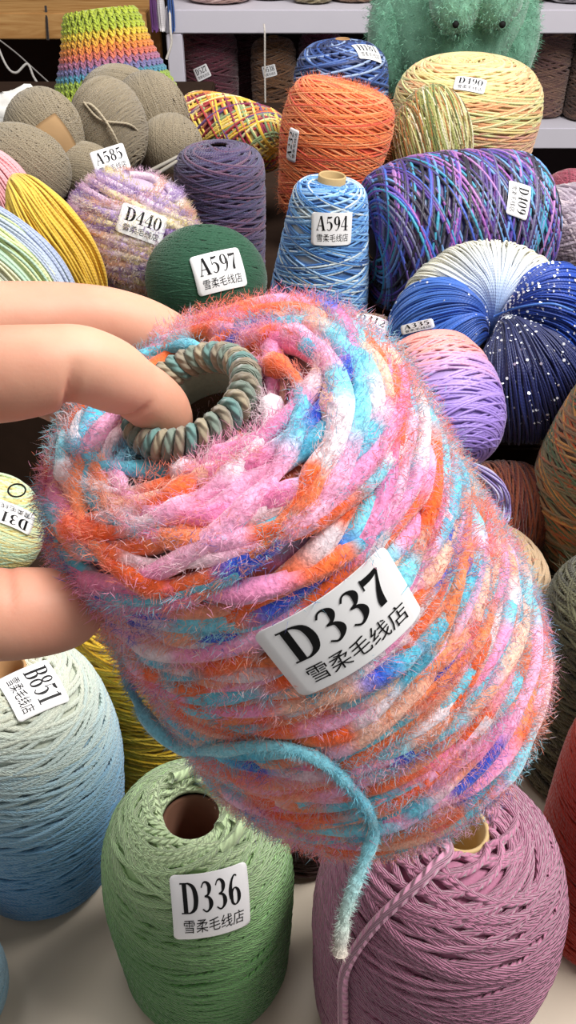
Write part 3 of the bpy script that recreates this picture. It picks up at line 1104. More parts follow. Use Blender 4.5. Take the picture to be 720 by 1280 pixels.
# blue hank: strands drawn together at a pinch and fanning out
def hank(name, label, centre, nrm, upx, lobes, r, n, seed, thick=.05):
    rng = np.random.default_rng(seed)
    z = Vector(nrm).normalized()
    x = Vector(upx)
    x = (x - z * z.dot(x)).normalized()
    y = z.cross(x)
    M = Matrix((x, y, z)).transposed().to_4x4()
    M.translation = centre
    root = thing(name, label, 'yarn hank', M)
    mb = MB()
    gl = []
    lob = sorted(lobes, key=lambda l: l['a'])
    for L in lob:
        for k in range(int(n * L['w'])):
            q = rng.uniform(-1, 1)
            lay = rng.uniform(0, 1)
            az = L['a'] + L['span'] * q
            R = L['R'] * (1 - .13 * q * q)
            th = thick * L.get('h', 1) * (1 - .45 * q * q)
            ns = 34
            u = np.linspace(0, 1, ns)
            ph = u * math.pi * 1.0
            rad = .004 + R * .5 * (1 - np.cos(ph)) * (1 - .1 * lay)
            zz = th * np.sin(ph) ** .8 * (1 - .16 * lay) - .35 * thick * (1 - np.cos(ph)) * .5 - .012 * np.exp(-u * 14)
            azz = az + L.get('sw', .0) * np.sin(ph) + L['span'] * .0
            azc = L['a'] + (azz - L['a']) * np.clip(.35 + u * 1.6, 0, 1) + .02 * smooth_noise(ns, 9, rng)
            # second half: goes under and comes back
            u2 = np.linspace(0, 1, 14)[1:]
            rad2 = rad[-1] * (1 - u2 * .8)
            z2_ = zz[-1] - thick * .5 * np.sin(u2 * math.pi * .5)
            rad = np.concatenate([rad, rad2])
            zz = np.concatenate([zz, z2_])
            azc = np.concatenate([azc, np.full(len(u2), azc[-1])])
            p = np.stack([rad * np.cos(azc), rad * np.sin(azc), zz], 1)
            col = L['col'](np.linspace(0, 1, len(p)), q, rng)
            N = norm(np.gradient(p, axis=0))
            NN = norm(np.cross(np.stack([-np.sin(azc), np.cos(azc), 0 * azc], 1), N))
            tube(mb, p, r, col, 5, NN)
            if L.get('glit') and rng.random() < L['glit']:
                for _ in range(L.get('gn', 3)):
                    i = rng.integers(4, 30)
                    gl.append((p[i] , -NN[i] if NN[i][2] < 0 else NN[i]))
    # filling so that nothing shows through between strands
    for L in lob:
        for q in np.linspace(-1, 1, 9):
            az = L['a'] + L['span'] * q * .9
            R = L['R'] * (1 - .13 * q * q)
            th = thick * L.get('h', 1) * (1 - .45 * q * q)
            ph = np.linspace(.12, .92, 12) * math.pi
            rad = .004 + R * .44 * (1 - np.cos(ph))
            zz = th * np.sin(ph) ** .8 * .5 - .35 * thick * (1 - np.cos(ph)) * .5 - .004
            p = np.stack([rad * math.cos(az), rad * math.sin(az), zz], 1)
            tube(mb, p, np.minimum(rad * L['span'] * .22 + .002, .013), L['col'](np.linspace(0, 1, 12), q, rng), 8)
    mb.build('wound_yarn', Y_SILK, root)
    if gl:
        g = MB()
        for p, nn in gl:
            nn = norm((nn + .5 * rng.standard_normal(3))[None])[0]
            a = norm(np.cross(nn, rng.standard_normal(3))[None])[0]
            b = np.cross(nn, a)
            k = 6
            an = np.arange(k) / k * 2 * np.pi
            R = rng.uniform(.0008, .0014)
            c = p + nn * .0012
            ring = c + R * (np.cos(an)[:, None] * a + np.sin(an)[:, None] * b)
            g.add(np.vstack([ring, ring + nn * .0003]), [[j, (j + 1) % k, k + (j + 1) % k, k + j] for j in range(k)],
                  [[k, k + j, k + j + 1] for j in range(1, k - 1)] + [[0, j + 1, j] for j in range(1, k - 1)])
        s_ = g.build('sequins', M_SEQ, root, False)
        s_['kind'] = 'stuff'
        s_['label'] = 'tiny silver sequins'
    return root, M, mb


M_SEQ = plain('silver_sequin', 'eef2fa', .25, .6, .02, 30, .35)


def lobe_col(c0, c1, c2, var=.12):
    a, b, c = [np.array(srgb(x)) for x in (c0, c1, c2)]

    def f(u, q, rng):
        x = u[:, None]
        col = np.where(x < .5, a + (b - a) * x * 2, b + (c - b) * (x - .5) * 2)
        return np.clip(col * (1 + var * rng.standard_normal()), 0, 1)
    return f


D = math.pi / 180
hc = P(614, 418, .8)
hn = -FW * .55 + Vector((0, 0, .75)) + RT * -.05
rH, MH, mbH = hank('yarn_hank', 'blue, cream and navy sequined hank pinched in the middle, at the right', hc, hn, RT, [
    dict(a=165 * D, span=32 * D, R=.092, w=.9, h=.95, col=lobe_col('1f3f9c', '3d74cc', '2f62b8'), sw=-.1, glit=.06),
    dict(a=82 * D, span=62 * D, R=.108, w=1.6, h=.9, col=lobe_col('5a94da', 'efecdc', 'dcdccb', .03), sw=.1),
    dict(a=203 * D, span=20 * D, R=.075, w=.5, h=.8, col=lobe_col('1a3590', '2f66c0', '234fa6'), glit=.15),
    dict(a=12 * D, span=36 * D, R=.1, w=1.2, h=1.15, col=lobe_col('152a7a', '1d4cb4', '183a92'), sw=.15, glit=.95, gn=4),
    dict(a=-62 * D, span=42 * D, R=.107, w=1.3, h=1.0, col=lobe_col('0c1648', '101f5a', '0a1236'), sw=-.1, glit=.75, gn=3),
], .00095, 330, 10, .06)
bb = MB()
bb.v, bb.q, bb.t, bb.n = mbH.v, mbH.q, mbH.t, mbH.n
BV[rH.name] = bvh_of(bb, MH)
SK.append((rH, (500, 408), (540, 398), (503, 419), 'A335'))
tb = MB()
pp = cr([(0, .003, .02), (.015, -.002, .035), (.04, -.012, .05), (.06, -.016, .045)], 30)
tube(tb, pp, .0012, srgb('3d6fc0'), 6)
tb.build('tie_strand', Y_SILK, rH)

# pink to lilac skein
def skein(name, label, path, wa, wb, n, r, colfn, core, mat, seed, twist=.4, group=None, nseg=60, upv=(0, 0, 1), part='wound_yarn', fr=(.84, 1.0)):
    path = [Vector(p) for p in path]
    o = path[len(path) // 2].copy()
    o.z = min(p.z for p in path) - max(wb) * .9
    M = loc(o)
    root = thing(name, label, 'yarn skein', M, group)
    rng = np.random.default_rng(seed)
    mb = MB()
    res = bundle(mb, np.array([list(p - o) for p in path]), wa, wb, n, r, colfn, rng, core, twist, nseg, 5, fr, upv)
    mb.build(part, mat, root)
    BV[root.name] = bvh_of(mb, M)
    return root, M, mb


def ucol(stops, var=.06):
    xs = np.array([a for a, _ in stops])
    cs = np.array([srgb(c) for _, c in stops])

    def f(u, s, al, rng):
        x = u + .03 * rng.standard_normal()
        return np.clip(np.stack([np.interp(x, xs, cs[:, k]) for k in range(3)], 1) * (1 + var * rng.standard_normal()), 0, 1)
    return f


def ball_w(cols, xs, axis=2):
    pass


# a fat wound skein seen from the side: strands run across, dyed along its length
cA, cB = P(520, 432, .725), P(575, 590, .69)
ax = (cB - cA)
Lk = ax.length
prk = [(.004, Lk), (.02, Lk - .004), (.038, Lk * .86), (.047, Lk * .66), (.049, Lk * .45), (.044, Lk * .24), (.03, Lk * .08), (.012, .004), (.004, 0)]
rt, M_, pns = cone('yarn_skein', 'glittery skein going from salmon pink to lilac below the blue hank', 'yarn skein', cB, cA, prk, .0012, 2.6, 34,
     grad_fn([(0, 'e8948c'), (.32, 'e69a94'), (.48, 'b494d2'), (.6, 'a287d6'), (1, '7a62b4')], .04), 'a884b8', Y_SILK, 11, wob=2.0)
lp = MB()
rg0 = np.random.default_rng(112)
for k in range(22):
    o = float(rg0.uniform(-.006, .006))
    o2 = float(rg0.uniform(-.008, .008))
    a = cr([(.0 + o * .4, -.01, .004), (.018 + o, -.012 + o2, -.022 + o2), (.014 + o, -.012 + o * .5, -.045 - o), (.0 + o2, -.012 + o2, -.05 + o2), (-.012, -.008 + o, -.025)], 40)
    tube(lp, a, .0009, srgb('7a6aa4') if k % 3 else srgb('a9a2c0'), 5)
lp.build('loose_loop', Y_SILK, rt)

# --- middle rows
# purple and blue lying cone
b0, t0 = P(464, 309, .975), P(666, 280, 1.025)
Lc = (t0 - b0).length
pr = [(.02, Lc), (.05, Lc - .002), (.071, Lc - .014), (.078, Lc - .04), (.083, Lc * .55), (.083, Lc * .3), (.075, .02), (.06, .004), (.02, 0)]
rt, M_, pns = cone('yarn_cone', 'purple, blue, pink and black variegated cone lying on its side behind the blue hank', 'yarn cone', b0, t0, pr, .0018, 1.9, 62,
     dye(['5a3fa0', '3f5cc0', '4a2f80', '2b2440', '6f9ed8', 'a05ab0', '1d1a2c', '6a6a8c', '3f2a66', 'b07ab8', '3a9ab8', '1d1a2c'], .07, .2), '3a2c5c', Y_SILK, 12, tube_r=.019, wob=1.6)
SK.append((rt, (664, 232), (659, 274), (637, 226), 'D409'))

b0, t0 = on(414, 238, .92, .1703)
b0 = b0 + Vector((-.012, .0, 0))
H = (t0 - b0).length
pr = [(.0146, H), (.028, H - .001), (.036, H - .008), (.04, H - .025), (.046, H * .55), (.052, H * .25), (.053, H * .08), (.05, .003), (.03, 0)]
rt, M_, pns = cone('yarn_cone', 'light blue marled cone standing in front of the orange one', 'yarn cone', b0, t0, pr, .0013, 2.0, 52,
     dye(['4f86c8', '6a9ed6', '9fc2e6', '3c6cb0', 'c9d6dc', '5590d0', '7fb2e0', '2f5a98'], .08, .3), '5284bc', Y_FINE, 13, tube_r=.0145, tube_mat=M_CARDL, tube_up=.009, wob=2.5)
SK.append((rt, (389, 266), (440, 266), (390, 307), 'A594'))

c0 = P(258, 350, .85)
rt, M_, pns = ball('yarn_ball', 'dark bottle green ball of fine yarn just behind the fingers', 'yarn ball', c0, (.057, .05, .05), .00115, 7, 34,
     solid('24503a', .08), '1d4230', Y_FINE, 14, axis=(.15, .55, 1), spreadax=.18, off=.9)
SK.append((rt, (237, 321), (299, 307), (250, 370), 'A597'))

c0 = P(165, 293, .92)
rt, M_, pns = ball('yarn_ball', 'fluffy pastel ball of lilac, cream and peach chenille next to the dark green one', 'yarn ball', c0, (.062, .05, .06), .0042, 3, 11,
     dye(['c4aeda', 'f0e4d2', 'ecc0aa', '9a82ba', 'f4ecea', 'e6c8de', 'f0e4b4', 'e8d4e0'], .03, .12), 'c0a8c4', Y_FUZZ, 15, axis=(.3, .2, 1), spreadax=.25, off=.85, sides=7)
fz = MB()
rg = np.random.default_rng(150)
cc = dye(['c4aeda', 'f0e4d2', 'ecc0aa', '9a82ba', 'f4ecea', 'e6c8de', 'f0e4b4', 'e8d4e0'], .03, .12)(pns[2], None, None, np.random.default_rng(15))
at_c = bpy.data.meshes[rt.children[0].data.name]
fuzz(fz, pns[0] + pns[1] * .003, pns[1], cc, 60000, .002, .0055, .00025, rg, .9, soft=2.2)
fz.build('chenille_pile', Y_FIB, rt)['kind'] = 'stuff'
SK.append((rt, (152, 251), (209, 272), (146, 289), 'D440'))

b0, t0 = on(273, 186, 1.02, .1703)
H = t0.z - .1703
cone('yarn_cone', 'dusky purple wound cone standing behind the dark green ball', 'yarn cone', b0, t0, dome(.051, H, .011, .95, .3), .0016, 2.8, 30,
     dye(['544468', '625278', '463a60', '704c68', '4c4a70'], .1, .35), '4c3f62', Y_WOOL, 16, tube_r=.0105, tube_up=-.006)

# orange leaning cone
b0, t0 = P(403, 232, 1.13), P(424, 140, 1.16)
b0 = Vector((.034, 1.165, .186))
t0 = Vector((.074, 1.185, .186 + .162))
H = (t0 - b0).length
pr = [(.01, H), (.04, H - .002), (.058, H - .010), (.067, H - .03), (.068, H * .6), (.058, H * .3), (.048, .01), (.03, 0)]
rt, M_, pns = cone('yarn_cone', 'bright orange fine wound cone leaning to the right in the middle row', 'yarn cone', b0, t0, pr, .0012, 2.2, 56,
     dye(['ec7a44', 'f08c52', 'e56a3c', 'e8604a', 'f29a68'], .1, .5), 'e2683c', Y_FINE, 17, tube_r=.0095, tube_up=0, wob=2.5)
fz = MB()
rg = np.random.default_rng(170)
fuzz(fz, pns[0], pns[1], np.array(srgb('f09a70'))[None].repeat(len(pns[0]), 0), 2500, .004, .01, .0002, rg, .7)
fz.build('loose_fibres', Y_FIB, rt)['kind'] = 'stuff'
SK.append((rt, (357, 205), (362, 165), (370, 198), 'A232'))

c0 = P(536, 195, 1.17)
ball('yarn_ball', 'olive, cream and brown mixed ball between the orange cone and the peach one', 'yarn ball', Vector((c0.x, c0.y, c0.z)), (.056, .05, .085), .0015, 9, 20,
     dye(['8a8a4a', 'c9c38a', '5f6a3c', 'a8703c', 'd8d2b4', '6a5a34', '9aa05c'], .04, .16), '77703f', Y_FINE, 18, axis=(1, .2, .3), spreadax=.5, off=.8)

# --- back rows
b0, t0 = on(590, 80, 1.32, .1703)
H = t0.z - .1703
pr = [(.016, H - .012), (.022, H - .002), (.05, H), (.085, H - .012), (.105, H - .035), (.111, H - .065), (.108, H * .4), (.1, .02), (.09, .003), (.05, 0)]
rt, M_, pns = cone('yarn_cone', 'big squat peach and pale yellow cone in front of the green plush', 'yarn cone', b0, t0, pr, .0019, 2.6, 60,
     lambda s, t, p, rng: np.where((p[:, 2] + .012 * smooth_noise(len(s), 70, rng) > H * .52)[:, None], seg_colors(s, pal(['e6cf8e', 'eeddaa', 'e9b98a', 'e8d898', 'd9dc9c', 'e6a878']), .08, .3, rng),
                                 seg_colors(s, pal(['dca98c', 'd9a08a', 'e2b690', 'cf9a8c', 'e0c096', 'd8a680']), .1, .4, rng)), 'ddb488', Y_FINE, 19, tube_r=.0145, tube_up=-.012, wob=1.6)
SK.append((rt, (569, 94), (608, 100), (567, 111), 'D490'))

b0, t0 = on(428, 56, 1.36, .1703)
H = t0.z - .1703
rt, M_, pns = cone('yarn_cone', 'shiny navy and sky blue streaked cone standing behind the orange one', 'yarn cone', b0, t0, dome(.072, H, .012, .96, .4), .0022, 1.8, 36,
     dye(['263f7c', '1a2a58', '4c6cae', '2f54a0', '9ab0d6', '1b2750', '24407c'], .1, .3), '263f7a', Y_SILK, 20, tube_r=.0115, wob=3)
SK.append((rt, (444, 53), (473, 58), (447, 70), 'H181'))

# red yellow multicolour lying skein
b0, t0 = P(352, 186, 1.215), P(228, 152, 1.265)
Lc = (t0 - b0).length
cone('yarn_skein', 'red, yellow and cream striped skein lying beside the rainbow hat', 'yarn skein', b0, t0,
     [(.005, Lc), (.025, Lc - .004), (.038, Lc - .02), (.043, Lc * .6), (.043, Lc * .4), (.038, .02), (.025, .004), (.005, 0)], .0019, .9, 44,
     dye(['e0b840', 'a8343c', 'e8d9a0', '6a4a80', 'd8783c', 'e6c860', '8a2f4a', '8aa070'], .04, .12), 'b8863c', Y_FINE, 21, wob=3)

# taupe balls
G_T = 'taupe balls in the heap at the left'
tp = [
    ('taupe ball in a brown paper band, second from the left edge', (56, 171), 1.05, (.046, .04, .053), (.6, .2, .5), 22),
    ('taupe ball with a white price card leaning against its front', (136, 162), 1.08, (.046, .04, .058), (-.5, .2, .6), 23),
    ('taupe ball tucked behind, right under the rainbow hat', (188, 147), 1.14, (.048, .04, .054), (.8, .2, .3), 24),
    ('smallest taupe ball, between the price card and the dusky purple cone', (212, 184), 1.13, (.041, .036, .04), (.9, .1, .5), 25),
    ('taupe ball cut by the left edge, above the pink skein', (18, 214), 1.0, (.062, .045, .05), (.5, .5, .6), 26),
    ('taupe ball low in the heap, below the one in the paper band', (104, 216), 1.06, (.04, .032, .034), (.3, .5, .6), 34),
    ('taupe ball at the top of the heap, touching the rainbow hat brim', (148, 122), 1.2, (.05, .04, .04), (.2, .5, .6), 35)]
TB = []
for lb, (px, py), d, rad, axx, sd in tp:
    c0 = P(px, py, d)
    TB.append(ball('yarn_ball', lb, 'yarn ball', c0, rad, .0013, 8, 26, solid('958871', .1), '7c7059', Y_WOOL, sd, G_T, axis=axx, spreadax=.26, off=.92))
# paper band on the first
rt, M_, _ = TB[0]
kp = MB()
dv = (EYE - M_.translation).normalized()
d0 = (dv + RT * .75 - UP * .75).normalized()
e1 = (RT * .8 + UP * .35 - d0 * (RT * .8 + UP * .35).dot(d0)).normalized()
e2 = d0.cross(e1)
v = []
for off in (1.075, 1.06):
    for bb_ in np.linspace(-1.0, 1.0, 16):
        for aa_ in np.linspace(-.42, .42, 10):
            q_ = (d0 + e1 * float(aa_) + e2 * float(bb_)).normalized()
            v.append((q_.x * .046 * off, q_.y * .04 * off, q_.z * .053 * off))
qd = []
for k in range(2):
    qd += [[k * 160 + i * 10 + j, k * 160 + i * 10 + j + 1, k * 160 + (i + 1) * 10 + j + 1, k * 160 + (i + 1) * 10 + j] for i in range(15) for j in range(9)]
edge = [j for j in range(10)] + [i * 10 + 9 for i in range(1, 16)] + [150 + j for j in range(8, -1, -1)] + [i * 10 for i in range(14, 0, -1)]
qd += [[x, y, 160 + y, 160 + x] for x, y in zip(edge, edge[1:] + edge[:1])]
kp.add(v, qd)
kp.build('paper_band', M_KRAFT, rt)
SK.append((TB[1][0], (108, 193), (150, 180), (126, 223), 'A585', dict(flat=True, name='price_card', dist=.985, normal=(.05, -.75, .65))))
# loose strands on the taupe balls
lp = MB()
a = cr([(-.038, -.01, .03), (-.01, -.035, .036), (.012, -.045, .01), (.018, -.04, -.02), (.006, -.046, -.035)], 50)
tube(lp, a, .0016, srgb('b0a48c'), 6)
a = cr([(-.02, -.03, .038), (.0, -.042, .022), (.03, -.034, .015), (.04, -.02, .002)], 50)
tube(lp, a, .0014, srgb('a99d86'), 6)
lp.build('loose_strand', Y_FINE, TB[1][0])

# left edge skeins
c0 = P(62, 305, .86)
skein('yarn_skein', 'golden yellow skein at the left between the pink one and the fluffy pastel ball', [c0 + Vector((-.03, .03, .052)), c0 + Vector((-.018, .012, .043)), c0 + Vector((-.006, 0, .024)), c0 + Vector((.012, -.005, -.012)), c0 + Vector((.022, -.004, -.045)), c0 + Vector((.026, .0, -.07))],
      [.006, .02, .03, .034, .03, .016], [.006, .02, .03, .035, .03, .014], 230, .0012, ucol([(0, 'e8c85a'), (1, 'd8a828')]), 'c89c28', Y_FINE, 27, upv=(0, -1, .3))
c0 = P(12, 262, .93)
skein('yarn_skein', 'rose pink skein at the left edge above the golden yellow one', [c0 + Vector((-.035, .02, .058)), c0 + Vector((-.022, .008, .046)), c0 + Vector((-.005, 0, .025)), c0 + Vector((.006, 0, -.01)), c0 + Vector((.006, .0, -.05)), c0 + Vector((.004, .006, -.085))],
      [.006, .02, .028, .029, .028, .014], [.006, .02, .03, .031, .028, .014], 200, .0012, ucol([(0, 'eeb0b4'), (1, 'e49aa4')]), 'd88a96', Y_FINE, 28, upv=(0, -1, .3))
c0 = P(12, 342, .79)


def pastel(u, s, al, rng):
    cs = [srgb(x) for x in ('dfe6b0', 'cfe0a0', 'b8c4d8', 'a8b4d0', 'd8dcc8', 'e4e4c0', 'b4d0b8')]
    k = int(((al[0] % 6.28) / 6.28) * 21 + rng.uniform(0, 1.5)) % 7
    return np.array(cs[k])[None].repeat(len(u), 0)


skein('yarn_skein', 'pale green, lavender and cream skein at the left edge just above the fingers', [c0 + Vector((-.085, .03, .05)), c0 + Vector((-.06, .02, .045)), c0 + Vector((-.02, 0, .03)), c0 + Vector((.014, -.01, .0)), c0 + Vector((.03, -.012, -.042)), c0 + Vector((.034, -.008, -.075))],
      [.006, .024, .034, .037, .032, .016], [.006, .024, .035, .037, .032, .014], 230, .0012, pastel, 'cdd6b4', Y_FINE, 29, upv=(0, -1, .3))

c0 = P(-8, 658, .7)
rt, M_, _ = ball('yarn_ball', 'pale mint and yellow ball peeking out between the fingers and the thumb', 'yarn ball', c0, (.038, .04, .042), .0013, 6, 28,
     dye(['dfe3b4', 'b9d4b4', 'e8dc9c', 'c9dcb8', 'd9c884'], .1, .3), 'c9cfa0', Y_FINE, 30, axis=(.3, .5, 1), spreadax=.2, off=.92)
lp = MB()
an = np.linspace(0, 2 * math.pi, 40)[:-1]
pt = P(21, 613, .665)
loc_ = np.array(M_.inverted() @ pt)
tube(lp, np.stack([loc_[0] + .0065 * np.cos(an), loc_[1] + .004 * np.sin(an), loc_[2] + .003 * np.sin(an)], 1), .0007, (.02, .02, .02), 6, closed=True)
lp.build('hair_tie', M_BLACK, rt)
SK.append((rt, (48, 672), (-12, 648), (40, 640), 'D310'))

# small ones half hidden
c0 = P(460, 446, .85)
rt, M_, _ = ball('yarn_ball', 'tan ball mostly hidden behind the held yarn, only its card and rim showing', 'yarn ball', c0, (.044, .038, .043), .0012, 6, 26, solid('7d6244', .06), '64492f', Y_FINE, 31, axis=(.2, .4, 1), spreadax=.2)
SK.append((rt, (443, 389), (487, 401), (439, 408), 'D312', dict(lift=.002)))
c0 = P(707, 287, 1.05)
ball('yarn_ball', 'mottled mauve grey ball at the right edge above the cream part of the hank', 'yarn ball', c0, (.045, .045, .05), .0028, 4, 14, dye(['9a8a98', 'c4b4bc', '7a6a78', 'a89aa8'], .02, .06), '8a7a88', Y_FUZZ, 32, spreadax=.6)
c0 = P(712, 255, 1.16)
ball('yarn_ball', 'plum red ball at the right edge behind the mottled mauve one', 'yarn ball', c0, (.045, .04, .042), .0014, 5, 22, dye(['8a3a4c', '6e2c3c', '9c5060'], .06, .2), '6e2c3c', Y_FINE, 33, spreadax=.4)

# cones on the shelves
def shelf_cone(px, z0, y, R, H, cols, label, seed, st=None, code=None):
    d = y * FW.y + (z0 + H * .5 - CAM_H) * FW.z
    x = (px - 360) / FPX * d
    rt, M_, _ = cone('yarn_cone', label, 'yarn cone', Vector((x, y, z0 + .0005)), Vector((x, y, z0 + H)), dome(R, H, .012, .95, .35), .0024, 2.3, 26, dye(cols, .1, .4), cols[0], Y_WOOL, seed, ('cones on the lower rear shelf' if z0 < .15 else 'cones on the upper rear shelf'), tube_r=.0115, seg=30)
    if st:
        SK.append((rt, *st, code))


YC = YS + .12
shelf_cone(262, zl, YC, .066, .185, ['5a2434', '6a2c3c', '4a1c2c'], 'dark plum cone on the lower shelf beside the rainbow hat, tilted white sticker', 40, ((241, 87), (258, 79), (247, 103)), 'D527')
shelf_cone(342, zl, YC - .01, .05, .165, ['6e4a2c', '80583a', '5c3c26'], 'ochre brown cone on the lower shelf with a white sticker near its top', 41, ((326, 84), (343, 80), (330, 98)), 'D538')
shelf_cone(400, zl, YC + .01, .05, .175, ['5c1f38', '6e2844', '4c1830'], 'maroon cone on the lower shelf behind the navy and sky blue one', 42)
shelf_cone(303, zl, YC + .11, .055, .175, ['4a2028', '582830', '3c181e'], 'wine red cone set back on the lower shelf between plum and ochre ones', 43)
shelf_cone(683, zl, YC, .052, .185, ['7a5a50', '8e6c5c', '6a4a48'], 'rosy brown cone on the lower shelf beside the big peach one', 44)
shelf_cone(742, zl, YC - .03, .055, .185, ['5c4034', '6e5040', '4c342c'], 'dark brown cone on the lower shelf at the right edge', 45)
shelf_cone(272, zu, YC, .075, .2, ['c9a8a4', 'd6b8b0', 'ba988e'], 'pinkish beige cone on the upper white shelf next to the wooden shelf', 46)
shelf_cone(338, zu, YC + .03, .045, .2, ['a8a4a2', 'bab8b4', '969290'], 'grey cone on the upper white shelf between the pinkish and olive ones', 47)
shelf_cone(392, zu, YC - .02, .046, .2, ['9c9070', 'b0a480', '887c5c'], 'olive beige cone on the upper white shelf above the ochre one', 48)
shelf_cone(446, zu, YC, .05, .2, ['9a7c64', 'b0907a', '86684e'], 'tan cone on the upper white shelf left of the green plush', 49)
shelf_cone(664, zu, YC, .052, .2, ['8e7a70', 'a48e84', '7c685e'], 'dull rose cone on the upper white shelf right of the green plush', 50)
shelf_cone(722, zu, YC - .01, .05, .2, ['807c80', '989498', '6e6a70'], 'cool grey cone on the upper white shelf at the right edge', 51)

# ------------------------------------------------------------------ rainbow crochet hat
b0, t0 = P(150, 150, 1.36), P(125, 14, 1.29)
M_ = axis_frame(b0, t0)
Hh = (t0 - b0).length
hat = thing('crochet_hat', 'rainbow striped crochet hat with a lime crown on top of the taupe balls', 'hat', M_)
rows = ['a9b83c', 'a4b63c', 'aebc3e', 'd9c040', 'e0a53c', 'dd8440', 'd0705a', 'a86a88', '74709e', '4e8aa2', '92ac48', '9cb23c', 'a8b840', 'd4ba44', 'dd9444', 'd8704e', 'd86a56']
prh = resample([(.048, Hh), (.054, Hh - .012), (.062, Hh * .72), (.074, Hh * .5), (.09, Hh * .25), (.103, .0)], len(rows) + 1)
mb = MB()
cr_ = [(0.002, Hh + .004), (.025, Hh + .003), (.04, Hh + .001)] + [(float(a) - .002, float(b)) for a, b in prh]
colz = np.array([srgb(rows[0])] * 3 + [srgb(rows[min(i, len(rows) - 1)]) for i in range(len(prh))])
revolve(mb, cr_, 60, colz, capb=False)
ua = np.arange(6) / 6 * 2 * np.pi
for i, c in enumerate(rows):
    r0, z0 = prh[i]
    r1, z1 = prh[i + 1]
    n = int(2 * math.pi * r0 / .0105)
    for k in range(n):
        a = (k + .5 * (i % 2)) / n * 2 * math.pi
        da = .32 * 2 * math.pi / n
        for sgn in (-1, 1):
            p0 = np.array([(r0 + .0005) * math.cos(a + sgn * da * 1.3), (r0 + .0005) * math.sin(a + sgn * da * 1.3), z0 + .0015])
            p1 = np.array([(r1 + .0012) * math.cos(a + sgn * .15 * da), (r1 + .0012) * math.sin(a + sgn * .15 * da), z1 - .0012])
            mid = (p0 + p1) / 2 + np.array([math.cos(a), math.sin(a), 0]) * .0022
            tube(mb, np.array([p0, mid, p1]), [.0015, .0027, .0016], np.array(srgb(c)) * (1 + .05 * math.sin(k * 7.1 + i)), 5)
mb.build('crocheted_body', Y_WOOL, hat)

# ------------------------------------------------------------------ green plush
c0 = Vector((P(560, 60, 1.6).x, 1.74, 0.196))
pl = thing('plush_toy', 'fuzzy green plush toy with two rounded paws, seated behind the peach cone', 'soft toy', loc(c0))


def blob(centre, rad, col, name, parent, seed, nf, fl, bumps=0):
    mb = MB()
    th = np.linspace(.01, math.pi - .01, 30)
    a = np.arange(44) / 44 * 2 * np.pi
    u = np.stack([np.outer(np.sin(th), np.cos(a)), np.outer(np.sin(th), np.sin(a)), np.repeat(np.cos(th)[:, None], 44, 1)], -1).reshape(-1, 3)
    rg = np.random.default_rng(seed)
    k = 1 + .03 * np.sin(u[:, 0] * 7 + seed) * np.cos(u[:, 2] * 6)
    if bumps:
        k = k * (1 - .16 * np.clip(u[:, 2], 0, 1))
    v = u * np.array(rad) * k[:, None] + np.array(centre)
    i = np.arange(29)[:, None]
    j = np.arange(44)[None]
    q = np.stack(np.broadcast_arrays(i * 44 + j, (i + 1) * 44 + j, (i + 1) * 44 + (j + 1) % 44, i * 44 + (j + 1) % 44), -1).reshape(-1, 4)
    cs = np.array(srgb(col))[None] * (1 + .14 * rg.standard_normal((len(v), 1)))
    mb.add(v, q, None, np.clip(cs, 0, 1))
    N = norm(u / np.array(rad))
    nf = nf
    pick = rg.integers(0, len(v), nf)
    pts = v[pick] + rg.standard_normal((nf, 3)) * np.array(rad) * .06
    pc = np.clip(np.array(srgb(col))[None] * (1 + .22 * rg.standard_normal((nf, 1))) * np.array([[1.05, 1.08, 1.05]]), 0, 1)
    fuzz(mb, pts, N[pick], pc, nf * 2, fl * .4, fl * .85, .00032, rg, 1.0)
    return mb.build(name, Y_FUZZ, parent)


blob((0, 0, .182), (.128, .1, .17), '7ab398', 'body', pl, 3, 14000, .014, 1)
blob((-.016, -.1, .205), (.045, .04, .062), '84bba2', 'paw', pl, 4, 3500, .009)
blob((.05, -.1, .212), (.043, .04, .062), '84bba2', 'paw', pl, 5, 3500, .009)
blob((-.1, .0, .122), (.05, .055, .1), '74ac92', 'arm', pl, 6, 3500, .012)
blob((.1, .0, .122), (.05, .055, .1), '74ac92', 'arm', pl, 7, 3500, .012)
for x in (-.02, .055):
    mb = MB()
    th = np.linspace(.05, math.pi - .05, 8)
    revolve(mb, [(.0055 * math.sin(t), .0055 * math.cos(t)) for t in th], 12, (0.02, .02, .02))
    o = mb.build('claw_bead', M_BLACK, pl)
    o.location = (x, -.139, .165)

# ------------------------------------------------------------------ small things at the back left
def cord(name, label, pts, r, c, cat='cord', group=None, n=60):
    mb = MB()
    tube(mb, cr([list(p) for p in pts], n), r, srgb(c), 6)
    o = mb.build(name, Y_FINE)
    return tag(o, label, cat, group)


cord('cord', 'white cord hanging straight down from the upper white shelf in front of the ochre cone', [P(330, 30, 1.93), P(331, 44, 1.935), P(331, 90, 1.985), P(332, 150, 2.045)], .0022, 'd8d0c8')
cord('cord', 'white cord dangling beside the rainbow hat from the shelf end', [P(212, 8, 1.93), P(213, 35, 1.93), P(214, 55, 1.945), P(208, 74, 1.96)], .0028, 'd9d2ca')
cord('cord', 'thin white cord looping in the dark below the wooden shelf', [P(-6, 50, 1.93), P(8, 82, 1.93), P(20, 91, 1.93), P(34, 80, 1.93), P(42, 96, 1.94), P(52, 112, 1.95)], .0026, 'b8b4b0')
cord('cord', 'thin grey cord running down to the right below the wooden shelf', [P(-6, 46, 1.95), P(20, 66, 1.96), P(40, 84, 1.965), P(62, 104, 1.97)], .0016, '8a8684')
cord('cord', 'dark cord hanging over the edge of the wooden shelf', [P(57, 8, 1.95), P(58, 20, 1.944), P(59, 36, 1.955), P(60, 50, 1.967)], .0028, '2c2422')
